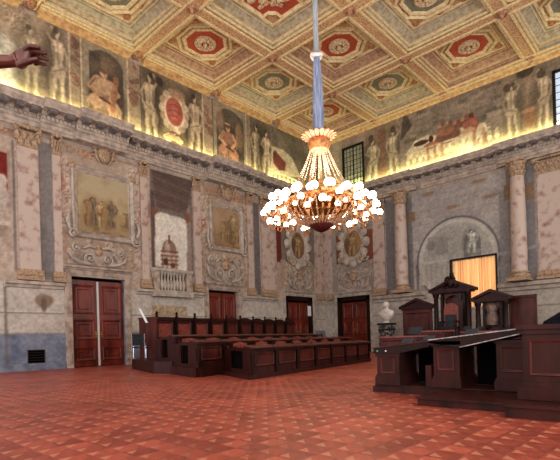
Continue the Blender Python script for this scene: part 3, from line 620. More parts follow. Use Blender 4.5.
# ------------------------------------------------------------------ pilasters and columns
def acanthus(mb, c, o, z0, z1, w, proj, round_=False):
    """a Corinthian bell with two tiers of leaves, corner volutes and abacus; w = half width of the shaft"""
    h = z1-z0
    if round_:
        mb.lathe([(w*.95, z0), (w*1.08, z0+.04*h), (w*1.0, z0+.08*h), (w*1.02, z0+.5*h), (w*1.3, z0+.85*h)], c, o, 16)
        tiers = [(0, 10, .36), (.32, 10, .68)]
        for t, n, top in tiers:
            for i in range(n):
                a = 2*PI*(i+(.5 if t else 0))/n; r0 = w*1.02; q = w*.32
                p = [(c+(r0+dr)*math.cos(a)-sd*q*math.sin(a), o+(r0+dr)*math.sin(a)+sd*q*math.cos(a), z0+zz*h) for dr, sd, zz in ((0, -1, t+.05), (0, 1, t+.05), (.06, .8, top-.06), (.14, 0, top), (.06, -.8, top-.06))]
                pi = [(c+(x-c)*.9, o+(y-o)*.9, z) for x, y, z in p]; mb.loops([p, pi])
    else:
        mb.box(c-w, c+w, 0, o, z0, z0+.8*h); mb.box(c-w*1.06, c+w*1.06, 0, o+.04, z0, z0+.06*h)
        n = max(3, int(w/.12)); 
        for t, top in ((.06, .4), (.34, .72)):
            for i in range(n+(1 if t > .1 else 0)):
                x = c-w+(i+(.5 if t < .1 else 0))*(2*w/n); q = w/n*.85
                p = [(x-q, o+.02, z0+t*h), (x+q, o+.02, z0+t*h), (x+q*.9, o+.06, z0+(top-.08)*h), (x, o+.16, z0+top*h), (x-q*.9, o+.06, z0+(top-.08)*h)]
                mb.loops([p, [(a, b-.05, d) for a, b, d in p]])
    W = w*1.25
    for sd in (-1, 1):
        mb.tube([(c+sd*(w*.5+ (W-w*.4)*.0), o+.05, z0+.6*h), (c+sd*w*.9, o+.1, z0+.8*h), (c+sd*W, o+.16, z0+.86*h), (c+sd*W*1.04, o+.18, z0+.78*h), (c+sd*W*.94, o+.16, z0+.72*h), (c+sd*W*.9, o+.14, z0+.78*h)], [.03, .05, .06, .06, .05, .04], 6)
    y0 = 0 if not round_ else o-W
    mb.box(c-W, c+W, y0, o+(W if round_ else .16), z0+.88*h, z1); mb.ball(c, o+(W if round_ else .17), z0+.92*h, .09, 8, 5)
def pilaster(fr, s0, s1, ztop, zcap, zbase, label, shaftm, group, o=.1, capm=None, flute=False):
    fr = FLt if fr is FL else FBt; c = (s0+s1)/2; w = (s1-s0)/2; t = thing('pilaster', label, 'pilaster', fr(c, 0, 3.8), group)
    mb = MB(fr); mb.box(s0, s1, 0, o, zbase+.45, zcap)
    mb.build('shaft', shaftm, t)
    mb = MB(fr); mb.sweep([(0, zbase), (o+.16, zbase), (o+.16, zbase+.14), (o+.08, zbase+.17), (o+.12, zbase+.24), (o+.1, zbase+.32), (o+.04, zbase+.36), (o+.04, zbase+.47), (0, zbase+.47)], s0-.1, s1+.1)
    mb.build('base', capm or M_GILT, t)
    mb = MB(fr); acanthus(mb, c, o, zcap, ztop, w, .1); mb.build('capital', capm or M_GILT, t); return t
GP = 'marble pilasters of the wall'
pilaster(FL, -20.9, -20.08, 10.3, 9.45, 3.82, 'broad pink marble pilaster farthest left, with ochre leaf capital', M_PINK, GP)
pilaster(FL, -19.49, -19.15, 10.3, 9.45, 3.82, 'slim pink marble pilaster between the grey strip and the leftmost door bay', M_PINK, GP)
pilaster(FL, -15.22, -14.84, 10.25, 9.5, 3.82, 'slim pilaster on the left side of the painted balcony', M_PINK, GP)
pilaster(FL, -11.93, -11.47, 10.25, 9.5, 3.82, 'slim pilaster on the right side of the painted balcony', M_PINK, GP)
pilaster(FL, -7.83, -7.36, 10.25, 9.5, 3.82, 'narrow pilaster right of the second overdoor painting', M_PINK, GP)
pilaster(FL, -6.59, -5.47, 10.25, 9.5, 3.82, 'broad pink pilaster left of the medallion in the left wall corner', M_PINK, GP)
pilaster(FL, -0.86, -.5, 10.25, 9.5, 3.82, 'corner pilaster ending the left wall, below the chandelier', M_PINK, GP)
pilaster(FB, .5, 0.73+.1, 10.25, 9.5, 3.82, 'corner pilaster starting the back wall, below the chandelier', M_PINK, GP)
pilaster(FB, 4.37, 5.25, 10.25, 9.5, 3.82, 'pink pilaster between the back medallion and the first round column', M_PINK, GP)
pilaster(FB, 14.5, 14.5+1.5, 10.25, 9.4, 3.82, 'wide red-veined pilaster at the right edge of the back wall', M_PINK, GP)
def column(s, r, o, label):
    t = thing('column', label, 'column', FB(s, o, 3.8), 'round marble columns on the ledge')
    p = [(r, 4.3), (r*1.02, 5.5), (r*.97, 7.5), (r*.86, 9.42)]
    MB(FB).lathe(p, s, o, 24).build('shaft', M_PINK, t, smooth=.7)
    mb = MB(FB); mb.box(s-r*1.35, s+r*1.35, max(0.01, o-r*1.35), o+r*1.35, 3.8, 3.98)
    mb.lathe([(r*1.3, 3.98), (r*1.36, 4.04), (r*1.3, 4.12), (r*1.1, 4.15), (r*1.1, 4.2), (r*1.22, 4.24), (r*1.16, 4.3), (r*1.02, 4.32)], s, o, 24); mb.build('base', M_GILT, t, smooth=.6)
    mb = MB(FB); acanthus(mb, s, o, 9.42, 10.3, r*.86, .1, True); mb.build('capital', M_GILT, t)
column((6.27+7.08)/2, .40, .5, 'pink round column left of the painted lunette, above the white bust')
column((13.26+14.01)/2, .40, .5, 'pink round column right of the curtained window')

# ------------------------------------------------------------------ doors
def door(n, fr, D, depth, stone, label_open=None, gap=0.0, dark=False, leaf_x=None, reveal=None):
    s0, s1, z0, z1 = D; c = (s0+s1)/2; root = struct('door_%d' % n, fr(c, -depth, 0))
    mb = MB(fr); t = .3
    mb.box(s0-.02, s0, -t, 0, 0, z1); mb.box(s1, s1+.02, -t, 0, 0, z1); mb.box(s0, s1, -t, 0, z1, z1+.02); mb.build('reveal', reveal or stone, root)
    mb = MB(fr); mb.box(s0, s1, -t, -t+.01, 0, z1); mb.build('backing', M_DARK, root)
    mb = MB(fr)
    fw = .3
    if dark: mb.box(s0, s0+fw, -depth, .04, 0, z1); mb.box(s1-fw, s1, -depth, .04, 0, z1); mb.box(s0, s1, -depth, .04, z1-fw, z1); mb.build('frame', M_WOODD, root); s0 += fw; s1 -= fw; z1 -= fw
    g = gap
    for sd in (0, 1):
        a, bq = ((s0+.02, c-g) if sd == 0 else (c+g, s1-.02)); zt = z1-.12
        leaf = MB(fr).box(a, bq, -depth, -depth+.07, .03, zt).build('door_leaf', M_DOOR, root)
        for k, (za, zc) in enumerate(((.06, .24), (.3, .56), (.6, .96)) if not dark else ((.04, .3), (.34, .62), (.66, .97))):
            pm = MB(fr); q = .13; pm.frame(a+q, bq-q, zt*za+.05, zt*zc-.05, .12, .06, -depth+.07)
            pm.frame(a+q+.2, bq-q-.2, zt*za+.25, zt*zc-.25, .05, .03, -depth+.07); pm.build('panel', M_DOOR, leaf)
        hx = bq-.08 if sd == 0 else a+.08
        hm = MB(fr); hm.ball(hx, -depth+.12, 1.5, .05, 8, 6); hm.box(hx-.04, hx+.04, -depth+.07, -depth+.085, 1.35, 1.65); hm.build('door_handle', M_BRASS, leaf)
    return root
DD = (D1[0], D1[1], 0, 4.15)
d1 = door(1, FL, DD, .22, M_BLUE, gap=.05)  # blue-grey reveals carry the cool daylight in their colour
MB(FL).box((D1[0]+D1[1])/2-.045, (D1[0]+D1[1])/2+.045, -.21, -.12, .03, 4.0).build('light_gap', mat('light_gap_paint', (196, 194, 190), None, .5), d1)  # pale strip stands for the light gap between the leaves
door(2, FL, D2, .25, M_STONE, gap=.02)
door(3, FL, D3, .2, M_STONE, gap=.01, dark=True)
door(4, FB, D4, .2, M_STONE, gap=.01, dark=True)
def surround(n, fr, D, w, m):
    s0, s1, z0, z1 = D; root = struct('trim_%d' % n, fr((s0+s1)/2, 0, 0))
    mb = MB(fr)
    for a, bq in ((s0-w, s0), (s1, s1+w)):
        mb.box(a, bq, 0, .1, 0, z1+w); mb.box(a+.04, bq-.1, .1, .14, .3, z1+w-.04)
    mb.box(s0, s1, 0, .1, z1, z1+w); mb.box(s0-.06, s1+.06, .1, .14, z1+w*.35, z1+w*.8); mb.sweep([(0, z1+w), (.14, z1+w), (.2, z1+w+.08), (.26, z1+w+.1), (.26, z1+w+.18), (0, z1+w+.2)], s0-w-.06, s1+w+.06)
    mb.build('architrave', m, root); return root
surround(10, FL, DD, .3, M_STONE); surround(11, FL, D2, .26, M_STONE); surround(12, FL, D3, .2, M_STONEL); surround(13, FB, D4, .2, M_STONEL)
nt_ = single(MB(FL).box(-2.11, -1.76, .07, .09, 2.65, 3.37), 'paper_notice', M_PAPER, 'white paper notice on the dark door frame near the room corner', 'notice')
# vent grille
v = thing('wall_vent', 'small black square vent grille in the blue-grey dado', 'vent', FL((VENT[0]+VENT[1])/2, 0, .12))
MB(FL).box(VENT[0], VENT[1], -.12, -.1, .12, .86).build('backing', M_DARK, v)
mb = MB(FL); mb.frame(VENT[0]-.02, VENT[1]+.02, .1, .88, .05, .02); mb.build('frame', M_IRON, v)
mb = MB(FL)
for i in range(6): mb.box(VENT[0], VENT[1], -.06, -.04, .2+.11*i, .22+.11*i)
mb.build('louvre', M_IRON, v)

# ------------------------------------------------------------------ carved overdoors, picture frames, masks
def spiral(mb, s, z, r, d, o, a0=0, turns=1.6, th=.06):
    n = int(turns*12); pts = []; rad = []
    for i in range(n+1):
        t = i/n; a = a0+d*turns*2*PI*t; q = r*(1-.85*t); pts.append((s+q*math.cos(a), o+.05*t, z+q*math.sin(a))); rad.append(th*(1-.5*t))
    mb.tube(pts, rad, 6); mb.ball(s, o+.04, z, th*1.1, 8, 5); return mb
def scroll_relief(fr, c, z0, z1, hw, name, label, o=.05, m=None, fan=True, group='carved overdoor ornaments'):
    fr = FLt if fr is FL else FBt; t = thing(name, label, 'ornament', fr(c, 0, z0), group); H = z1-z0; m = m or M_STONE
    mb = MB(fr); mb.prism([(c-hw, z0), (c+hw, z0), (c+hw*.98, z0+.35*H), (c+hw*.8, z0+.62*H), (c+hw*.9, z0+.9*H), (c-hw*.9, z0+.9*H), (c-hw*.8, z0+.62*H), (c-hw*.98, z0+.35*H)], 0, o); mb.build('backplate', m, t)
    for sd in (-1, 1):
        q = MB(fr); spiral(q, c+sd*hw*.3, z0+.3*H, .26*H, sd, o+.06, -PI/2, 1.5, .075); spiral(q, c+sd*hw*.72, z0+.72*H, .19*H, -sd, o+.06, PI/2, 1.4, .06)
        q.tube([(c+sd*hw*.34, o+.06, z0+.05*H), (c+sd*hw*.62, o+.1, z0+.1*H), (c+sd*hw*.86, o+.1, z0+.26*H), (c+sd*hw*.96, o+.08, z0+.5*H)], [.07, .09, .08, .05], 6)
        q.tube([(c+sd*hw*.1, o+.06, z0+.78*H), (c+sd*hw*.34, o+.12, z0+.84*H), (c+sd*hw*.52, o+.1, z0+.7*H)], [.05, .07, .06], 6)
        q.build('volute', M_STONEL, t, smooth=.8)
        if fan:
            q = MB(fr)
            for k in range(9):
                a = PI/2+sd*(k-1)*PI/10-(0 if sd > 0 else 0); x0, y0 = c+sd*hw*.62, z0+.22*H; rr = .34*H
                a = PI/2-sd*(-.5+k*.28)+0
                q.tube([(x0, o+.03, y0), (x0+rr*math.cos(a)*.9, o+.09, y0+rr*math.sin(a))], [.02, .05], 5)
            q.build('shell_fan', m, t, smooth=.8)
    q = MB(fr); q.ball(c, o+.08, z0+.62*H, .17*H, 10, 8, (1, .6, 1.1)); q.ball(c, o+.1, z0+.86*H, .1*H, 8, 6, (1.4, .6, .8)); q.build('boss', M_GILT, t, smooth=.8)
    return t
P1 = (-18.68, -15.6, 5.98, 9.26); P2 = (-10.79, -8.21, 6.35, 9.19)
c1 = (D1[0]+D1[1])/2; c2 = (-11.0+-8.44)/2; c3 = (-4.47+-1.32)/2; c4 = (1.13+4.25)/2
scroll_relief(FL, c1, 4.72, P1[2]-.22, 1.45, 'carved_overdoor', 'carved scroll and shell overdoor above the leftmost double door')
scroll_relief(FL, c2, 4.5, P2[2]-.22, 1.45, 'carved_overdoor', 'carved scroll overdoor above the door behind the high-backed stalls')
scroll_relief(FL, c3, 4.45, 5.9, 1.3, 'carved_overdoor', 'carved overdoor left of the room corner, under the left medallion')
scroll_relief(FB, c4, 4.3, 5.9, 1.35, 'carved_overdoor', 'carved shell overdoor on the back wall, under the right medallion')
def overdoor_painting(R, label, group, tone, pinned=0):
    s0, s1, z0, z1 = R; t = thing('overdoor_painting', label, 'painting', FL((s0+s1)/2, 0, z0), group)
    w = .3; c = Canvas(s0+w, s1-w, z0+w, z1-w*.9, 24, tone[0]); h = z1-z0
    c.grad(s0, s1, z0, z0+.5*h, tone[1], tone[0]); c.grad(s0, s1, z0+.5*h, z1, tone[0], tone[2])
    c.noise(s0, s1, z0, z1, .7, .4, .75, tone[1], .5, 81+pinned); c.noise(s0, s1, z0, z0+.45*h, .3, .5, .75, (98, 76, 50), .7, 85+pinned)
    r = random.Random(3+pinned)
    for k in range(5 if not pinned else 6):
        x = s0+.55+.28*k+(0 if not pinned else .25); q = r.uniform(.0, .25)
        figure(c, x, x+.55, z0+.5+q*.6, z0+1.75+q+(.5 if pinned and k in (2, 3) else 0), r.choice(((186, 158, 112), (150, 112, 74), (170, 140, 104), (120, 100, 80))), (146, 118, 82), 90+k, r.choice(((160, 128, 84), (132, 84, 58), (120, 108, 88))))
    for k in range(8):
        c.ell(r.uniform(s0+1.6, s1-.4), r.uniform(z0+.5, z0+1.3), .2, .13, r.choice(((140, 116, 78), (160, 134, 92), (112, 88, 60))), .8, .5)
    p = c.mesh('painted_scene', FL, .05, M_PAINT, t)
    mb = MB(FLt); mb.frame(s0, s1, z0, z1, .2, .16); pf = mb.build('frame', M_STONEL, t)
    mb = MB(FLt); mb.frame(s0+.2, s1-.2, z0+.2, z1-.2, .12, .07); mb.build('inner_frame', M_STONE, pf)
    for sx in (s0, s1):
        q = MB(FL); sd = 1 if sx == s1 else -1
        spiral(q, sx+sd*.0, z0+.1, .24, -sd, .16, 0, 1.3, .07); q.tube([(sx+sd*.1, .1, z0+.3), (sx+sd*.24, .14, z0+.7), (sx+sd*.12, .12, z0+1.1)], [.07, .09, .04], 6); q.build('volute', M_STONEL, t, smooth=.8)
        q = MB(FL); q.ball(sx-sd*.04, .12, z1-.05, .17, 10, 6, (1, .6, 1)); q.build('rosette', M_GILT, t, smooth=.8)
    return t
GO = 'framed overdoor paintings'
overdoor_painting(P1, 'framed painting of figures in a golden landscape above the leftmost double door', GO, ((178, 158, 124), (146, 120, 88), (168, 154, 126)))
overdoor_painting(P2, 'framed ochre painting of a crowded scene above the door behind the stalls', GO, ((174, 142, 110), (134, 100, 76), (164, 134, 106)), 1)
def mask(fr, s, z, r, label):
    fr = FLt; t = thing('carved_mask', label, 'ornament', fr(s, 0, z-r*1.3), 'ochre carved masks under the cornice')
    q = MB(fr); q.ball(s, .34*r, z-.1*r, r*.8, 12, 10, (1, .4, 1.35)); q.ball(s, r*.66, z-.05*r, r*.16, 8, 6, (1, 1, 1.6))
    for sd in (-1, 1): q.ball(s+sd*r*.3, r*.55, z+r*.35, r*.18, 8, 6); q.ball(s+sd*r*.36, r*.5, z-r*.25, r*.22, 8, 6)
    q.ball(s, r*.5, z-r*.8, r*.3, 8, 6, (1.1, .6, .8)); q.build('face', M_GILT, t, smooth=1)
    q = MB(fr)
    for sd in (-1, 1):
        q.tube([(s+sd*r*.3, .16, z+r*1.15), (s+sd*r*1.1, .2, z+r*1.35), (s+sd*r*1.55, .18, z+r*1.0), (s+sd*r*1.2, .16, z+r*.3), (s+sd*r*1.0, .12, z-r*.6), (s+sd*r*.5, .1, z-r*1.3)], [.06, .08, .08, .06, .05, .03], 6)
        for k in range(4): q.tube([(s+sd*r*.7, .1, z+r*(.9-.42*k)), (s+sd*r*1.5, .12, z+r*(1.05-.5*k))], [.04, .05], 5)
    q.build('wings', M_GILT, t, smooth=.8)
mask(FL, -17.1, 10.1, .38, 'winged ochre mask above the left overdoor painting')
mask(FL, -9.39, 9.87, .36, 'winged ochre mask above the overdoor painting behind the stalls')
def medallion(fr, s, z, label, tone):
    fr = FLt if fr is FL else FBt; t = thing('medallion', label, 'medallion', fr(s, 0, z-1.3), 'oval medallions either side of the corner')
    el = lambda rx, rz, n=28: [(s+rx*math.cos(2*PI*i/n), z+rz*math.sin(2*PI*i/n)) for i in range(n)]
    q = MB(fr); q.ring(el(1, 1.25), [(1, .0), (1, .14), (.94, .2), (.85, .14), (.78, .16), (.72, .06)], True); q.build('oval_frame', M_STONEL, t, smooth=.7)
    c = Canvas(s-.8, s+.8, z-1, z+1, 24, tone); c.noise(s-.8, s+.8, z-1, z+1, .5, .4, .7, tuple(v*.7 for v in tone), .7, 91); figure(c, s-.45, s+.4, z-.8, z+.75, (176, 142, 100), (88, 62, 42), 33, (150, 112, 76))
    c.mesh('painted_oval', fr, .07, M_PAINT, t, mask=lambda a, b: ((a-s)/.76)**2+((b-z)/.94)**2 < 1)
    q = MB(fr)
    for k in range(12):
        a = 2*PI*k/12; q.ball(s+1.08*math.cos(a), .08, z+1.36*math.sin(a), .3 if k % 3 else .36, 8, 6, (1, .6, 1))
    q.build('bead_border', M_STONEL, t, smooth=.8)
    for sd in (-1, 1):
        for zz, rr_, dd in ((1.15, .32, sd), (-1.05, .3, -sd)): q = MB(fr); spiral(q, s+sd*1.0, z+zz, rr_, dd, .1, 0, 1.3, .08); q.build('volute', M_STONEL, t, smooth=.8)
    for k in (-1, 0, 1): q = MB(fr); q.ball(s+k*.75, .14, z-1.45+abs(k)*.3, .2, 8, 6, (1, .7, 1.1)); q.build('fruit', M_GILT, t, smooth=.8)
medallion(FL, -3.0, 7.56, 'carved oval medallion left of the room corner, below the chandelier', (128, 94, 66))
medallion(FB, 2.68, 7.66, 'carved oval medallion right of the room corner, above the shell overdoor', (160, 124, 84))

# ------------------------------------------------------------------ balustrade of the painted balcony
t = thing('balcony_balustrade', 'cream stone balustrade under the painted sky on the left wall', 'balustrade', FL(-13.63, 0, 3.4))
bs0, bs1 = -14.62, -12.37
MB(FL).sweep([(0, 4.72), (.3, 4.72), (.36, 4.8), (.36, 4.9), (0, 4.92)], bs0-.1, bs1+.1).build('handrail', M_STONEL, t)
MB(FL).sweep([(0, 3.45), (.36, 3.45), (.36, 3.62), (.3, 3.7), (0, 3.7)], bs0-.1, bs1+.1).build('plinth', M_STONEL, t)
for s in (bs0+.12, bs1-.12):
    MB(FL).box(s-.16, s+.16, .02, .28, 3.7, 4.72).build('post', M_STONE, t)
MB(FL).box(bs0, bs1, 0.005, .03, 3.7, 4.72).build('backing', mat('brown_backing', (120, 96, 80), (96, 76, 64), .8, 4), t)
nb = 8
for i in range(nb):
    s = bs0+.45+(bs1-bs0-.9)*i/(nb-1)
    MB(FL).lathe([(.1, 3.7), (.1, 3.78), (.05, 3.82), (.07, 3.9), (.125, 4.05), (.1, 4.2), (.05, 4.38), (.045, 4.5), (.08, 4.56), (.05, 4.6), (.1, 4.66), (.1, 4.72)], s, .17, 12).build('baluster', M_STONEL, t, smooth=.7)

# ------------------------------------------------------------------ windows
def gridwin(n, fr, R, nx, nz, m, pm, o=-.05, w=.07):
    s0, s1, z0, z1 = R; root = struct('window_%d' % n, fr((s0+s1)/2, 0, z0)); MB(fr).box(s0, s1, o-.03, o-.02, z0, z1).build('glass', pm, root)
    q = MB(fr); q.box(s0-w, s0+w, o, .05, z0, z1+w); q.box(s1-w, s1+w, o, .05, z0, z1+w); q.box(s0, s1, o, .05, z1-w, z1+w)
    q.box((s0+s1)/2-.03, (s0+s1)/2+.03, o, 0, z0, z1); q.build('window_frame', m, root)
    q = MB(fr)
    for i in range(1, nx): s = s0+(s1-s0)*i/nx; q.box(s-.012, s+.012, o, o+.03, z0, z1)
    for i in range(1, nz): z = z0+(z1-z0)*i/nz; q.box(s0, s1, o, o+.03, z-.012, z+.012)
    q.build('muntins', m, root); return root
M_PANE = mat('greenish_pane', (176, 178, 146), (150, 152, 120), .25, 3)
M_PANEB = mat('daylight_pane', (190, 200, 214), None, .2, emit=(190, 205, 230), estr=.7)
gridwin(1, FB, W1, 6, 9, M_IRON, M_PANE); gridwin(2, FB, W2, 4, 8, M_IRON, M_PANEB)
root = struct('window_3', FB((W3[0]+W3[1])/2, 0, W3[2]))
q = MB(FB)
for a, bq in ((W3[0]-.04, W3[0]+.06), (W3[1]-.06, W3[1]+.04)): q.box(a, bq, -.3, .05, W3[2], W3[3]+.04)
q.box(W3[0], W3[1], -.3, .05, W3[3]-.06, W3[3]+.04); q.build('window_frame', M_WOODD, root)
MB(FB).box(W3[0], W3[1], -.52, -.5, W3[2], W3[3]).build('glass', mat('window_daylight', (255, 220, 170), None, .4, emit=(255, 226, 180), estr=1.9), root)
def curtain_mat():
    m = bpy.data.materials.new('golden_curtain'); m.use_nodes = True; n = m.node_tree.nodes; L = m.node_tree.links
    p = n['Principled BSDF']; p.inputs['Base Color'].default_value = (*lin((236, 206, 168)), 1); p.inputs['Roughness'].default_value = .8
    tr = n.new('ShaderNodeBsdfTranslucent'); tr.inputs['Color'].default_value = (1, 1, 1, 1)
    tc = n.new('ShaderNodeTexCoord'); mp = n.new('ShaderNodeMapping'); mp.inputs['Scale'].default_value = (5.5, 5.5, .12); nz = n.new('ShaderNodeTexNoise'); nz.inputs['Scale'].default_value = 1.0; nz.inputs['Detail'].default_value = 3
    cr = n.new('ShaderNodeValToRGB'); cr.color_ramp.elements[0].position = .36; cr.color_ramp.elements[1].position = .62
    cr.color_ramp.elements[0].color = (*lin((214, 160, 118)), 1); cr.color_ramp.elements[1].color = (*lin((255, 240, 208)), 1)  # streaks paint the light and dark of the pleats into the cloth
    L.new(tc.outputs['Object'], mp.inputs[0]); L.new(mp.outputs[0], nz.inputs['Vector']); L.new(nz.outputs['Fac'], cr.inputs[0]); L.new(cr.outputs[0], tr.inputs['Color'])
    mx = n.new('ShaderNodeMixShader'); mx.inputs[0].default_value = .6; L.new(p.outputs[0], mx.inputs[1]); L.new(tr.outputs[0], mx.inputs[2]); L.new(mx.outputs[0], n['Material Output'].inputs['Surface']); return m
MC = curtain_mat()
for k in range(2):
    a = W3[0]+.06+k*(W3[1]-W3[0]-.12)/2; bq = a+(W3[1]-W3[0]-.12)/2-.01; n = 60; vs = []; fs = []
    for i in range(n+1):
        s = a+(bq-a)*i/n; o = -.2+.085*math.sin(i*.95+k)+.03*math.sin(i*2.3); vs += [(s, o, W3[2]), (s, o*1.0, W3[3]-.05)]
    fs = [(2*i, 2*i+2, 2*i+3, 2*i+1) for i in range(n)]
    q = MB(FB); q.add(vs, fs); single(q, 'curtain', MC, ('left' if k == 0 else 'right')+' half of the glowing golden curtain in the back wall window', 'curtain', 'golden curtains of the back window', smooth=3)

# ------------------------------------------------------------------ coffered ceiling
XN = [0, 4.85, 9.65, 14.45, 19.25, 24.05]; YN = [0, -5.08, -10.2, -15.25, -20.3, -25.35, -30.4]
BW = .38
root = struct('ceiling'); 
q = MB(); q.box(-.3, 24.4, -31, .3, 16.75, 16.95); q.build('slab', M_DARK, root)
q = MB(FC); g_ = MB(FC); e_ = MB(FC)
def beam(s0, s1, z0, z1, along):
    q.box(s0, s1, -.35, 0, z0, z1)
    if along == 's':
        e_.box(s0, s1, 0, .012, z0+.2, z1-.2)
        for zz in (z0, z1): sg = 1 if zz == z0 else -1; g_.box(s0, s1, 0, .06, min(zz+sg*.06, zz+sg*.15), max(zz+sg*.06, zz+sg*.15)); g_.box(s0, s1, -.12, -.02, min(zz, zz-sg*.07), max(zz, zz-sg*.07))
    else:
        e_.box(s0+.2, s1-.2, 0, .012, z0, z1)
        for ss in (s0, s1): sg = 1 if ss == s0 else -1; g_.box(min(ss+sg*.06, ss+sg*.15), max(ss+sg*.06, ss+sg*.15), 0, .06, z0, z1); g_.box(min(ss, ss-sg*.07), max(ss, ss-sg*.07), -.12, -.02, z0, z1)
for j, y in enumerate(YN):
    if j == 0: q.sweep([(0, 0)]*0 or [(-.35, 0), (-.35, -.62), (0, -.62), (.1, -.4), (.22, -.3), (.26, -.1), (.34, 0)], 0, 24.05); g_.box(0, 24.05, 0, .06, -.6, -.5); g_.box(0, 24.05, .12, .2, -.42, -.36)
    else: beam(0, 24.05, y-BW, y+BW, 's')
for i, x in enumerate(XN):
    for j in range(len(YN)-1):
        ya, yb = YN[j+1]+BW, YN[j]-(BW if j else .62)
        if i == 0: q.box(0, .61, -.1, 0, ya, yb); g_.box(.56, .69, -.13, -.02, ya, yb); q.box(0, .34, 0, .12, ya, yb); q.box(0, .24, .12, .3, ya, yb); g_.box(.5, .6, 0, .06, ya, yb); g_.box(.36, .42, 0, .1, ya, yb)
        else: beam(x-BW, x+BW, ya, yb, 'z')
q.build('beams', M_BEAM, root); g_.build('beam_mouldings', M_CREAM, root); e_.build('beam_vines', M_ORN, root)
bosses = MB(FC)
for i, x in enumerate(XN[:-1]):
    for j, y in enumerate(YN[:-1]):
        xx = x+(.3 if i == 0 else 0); yy = y-(.3 if j == 0 else 0); o0 = .3 if (i == 0 or j == 0) else 0
        n = 10; pts = [(xx+.27*math.cos(2*PI*k/n), yy+.27*math.sin(2*PI*k/n)) for k in range(n)]
        bosses.ring(pts, [(1, 0), (1, .1), (.8, .16), (.6, .1), (.35, .2), (.15, .26)], False)
bosses.build('bosses', mat('russet_boss', (134, 84, 62), (184, 136, 98), .5, 12, .4, .6), root, smooth=.6)
def octo(c, d, a, k=.48):
    b_ = a*k; h = a*.07
    P = [(a, b_), (a-h, b_+.02*a), (b_+.02*a, a-h), (b_, a)]
    o = []
    for q_, f in ((0, lambda p: p), (1, lambda p: (-p[1], p[0])), (2, lambda p: (-p[0], -p[1])), (3, lambda p: (p[1], -p[0]))): o += [f(p) for p in P]
    return [(c+x, d+y) for x, y in o]
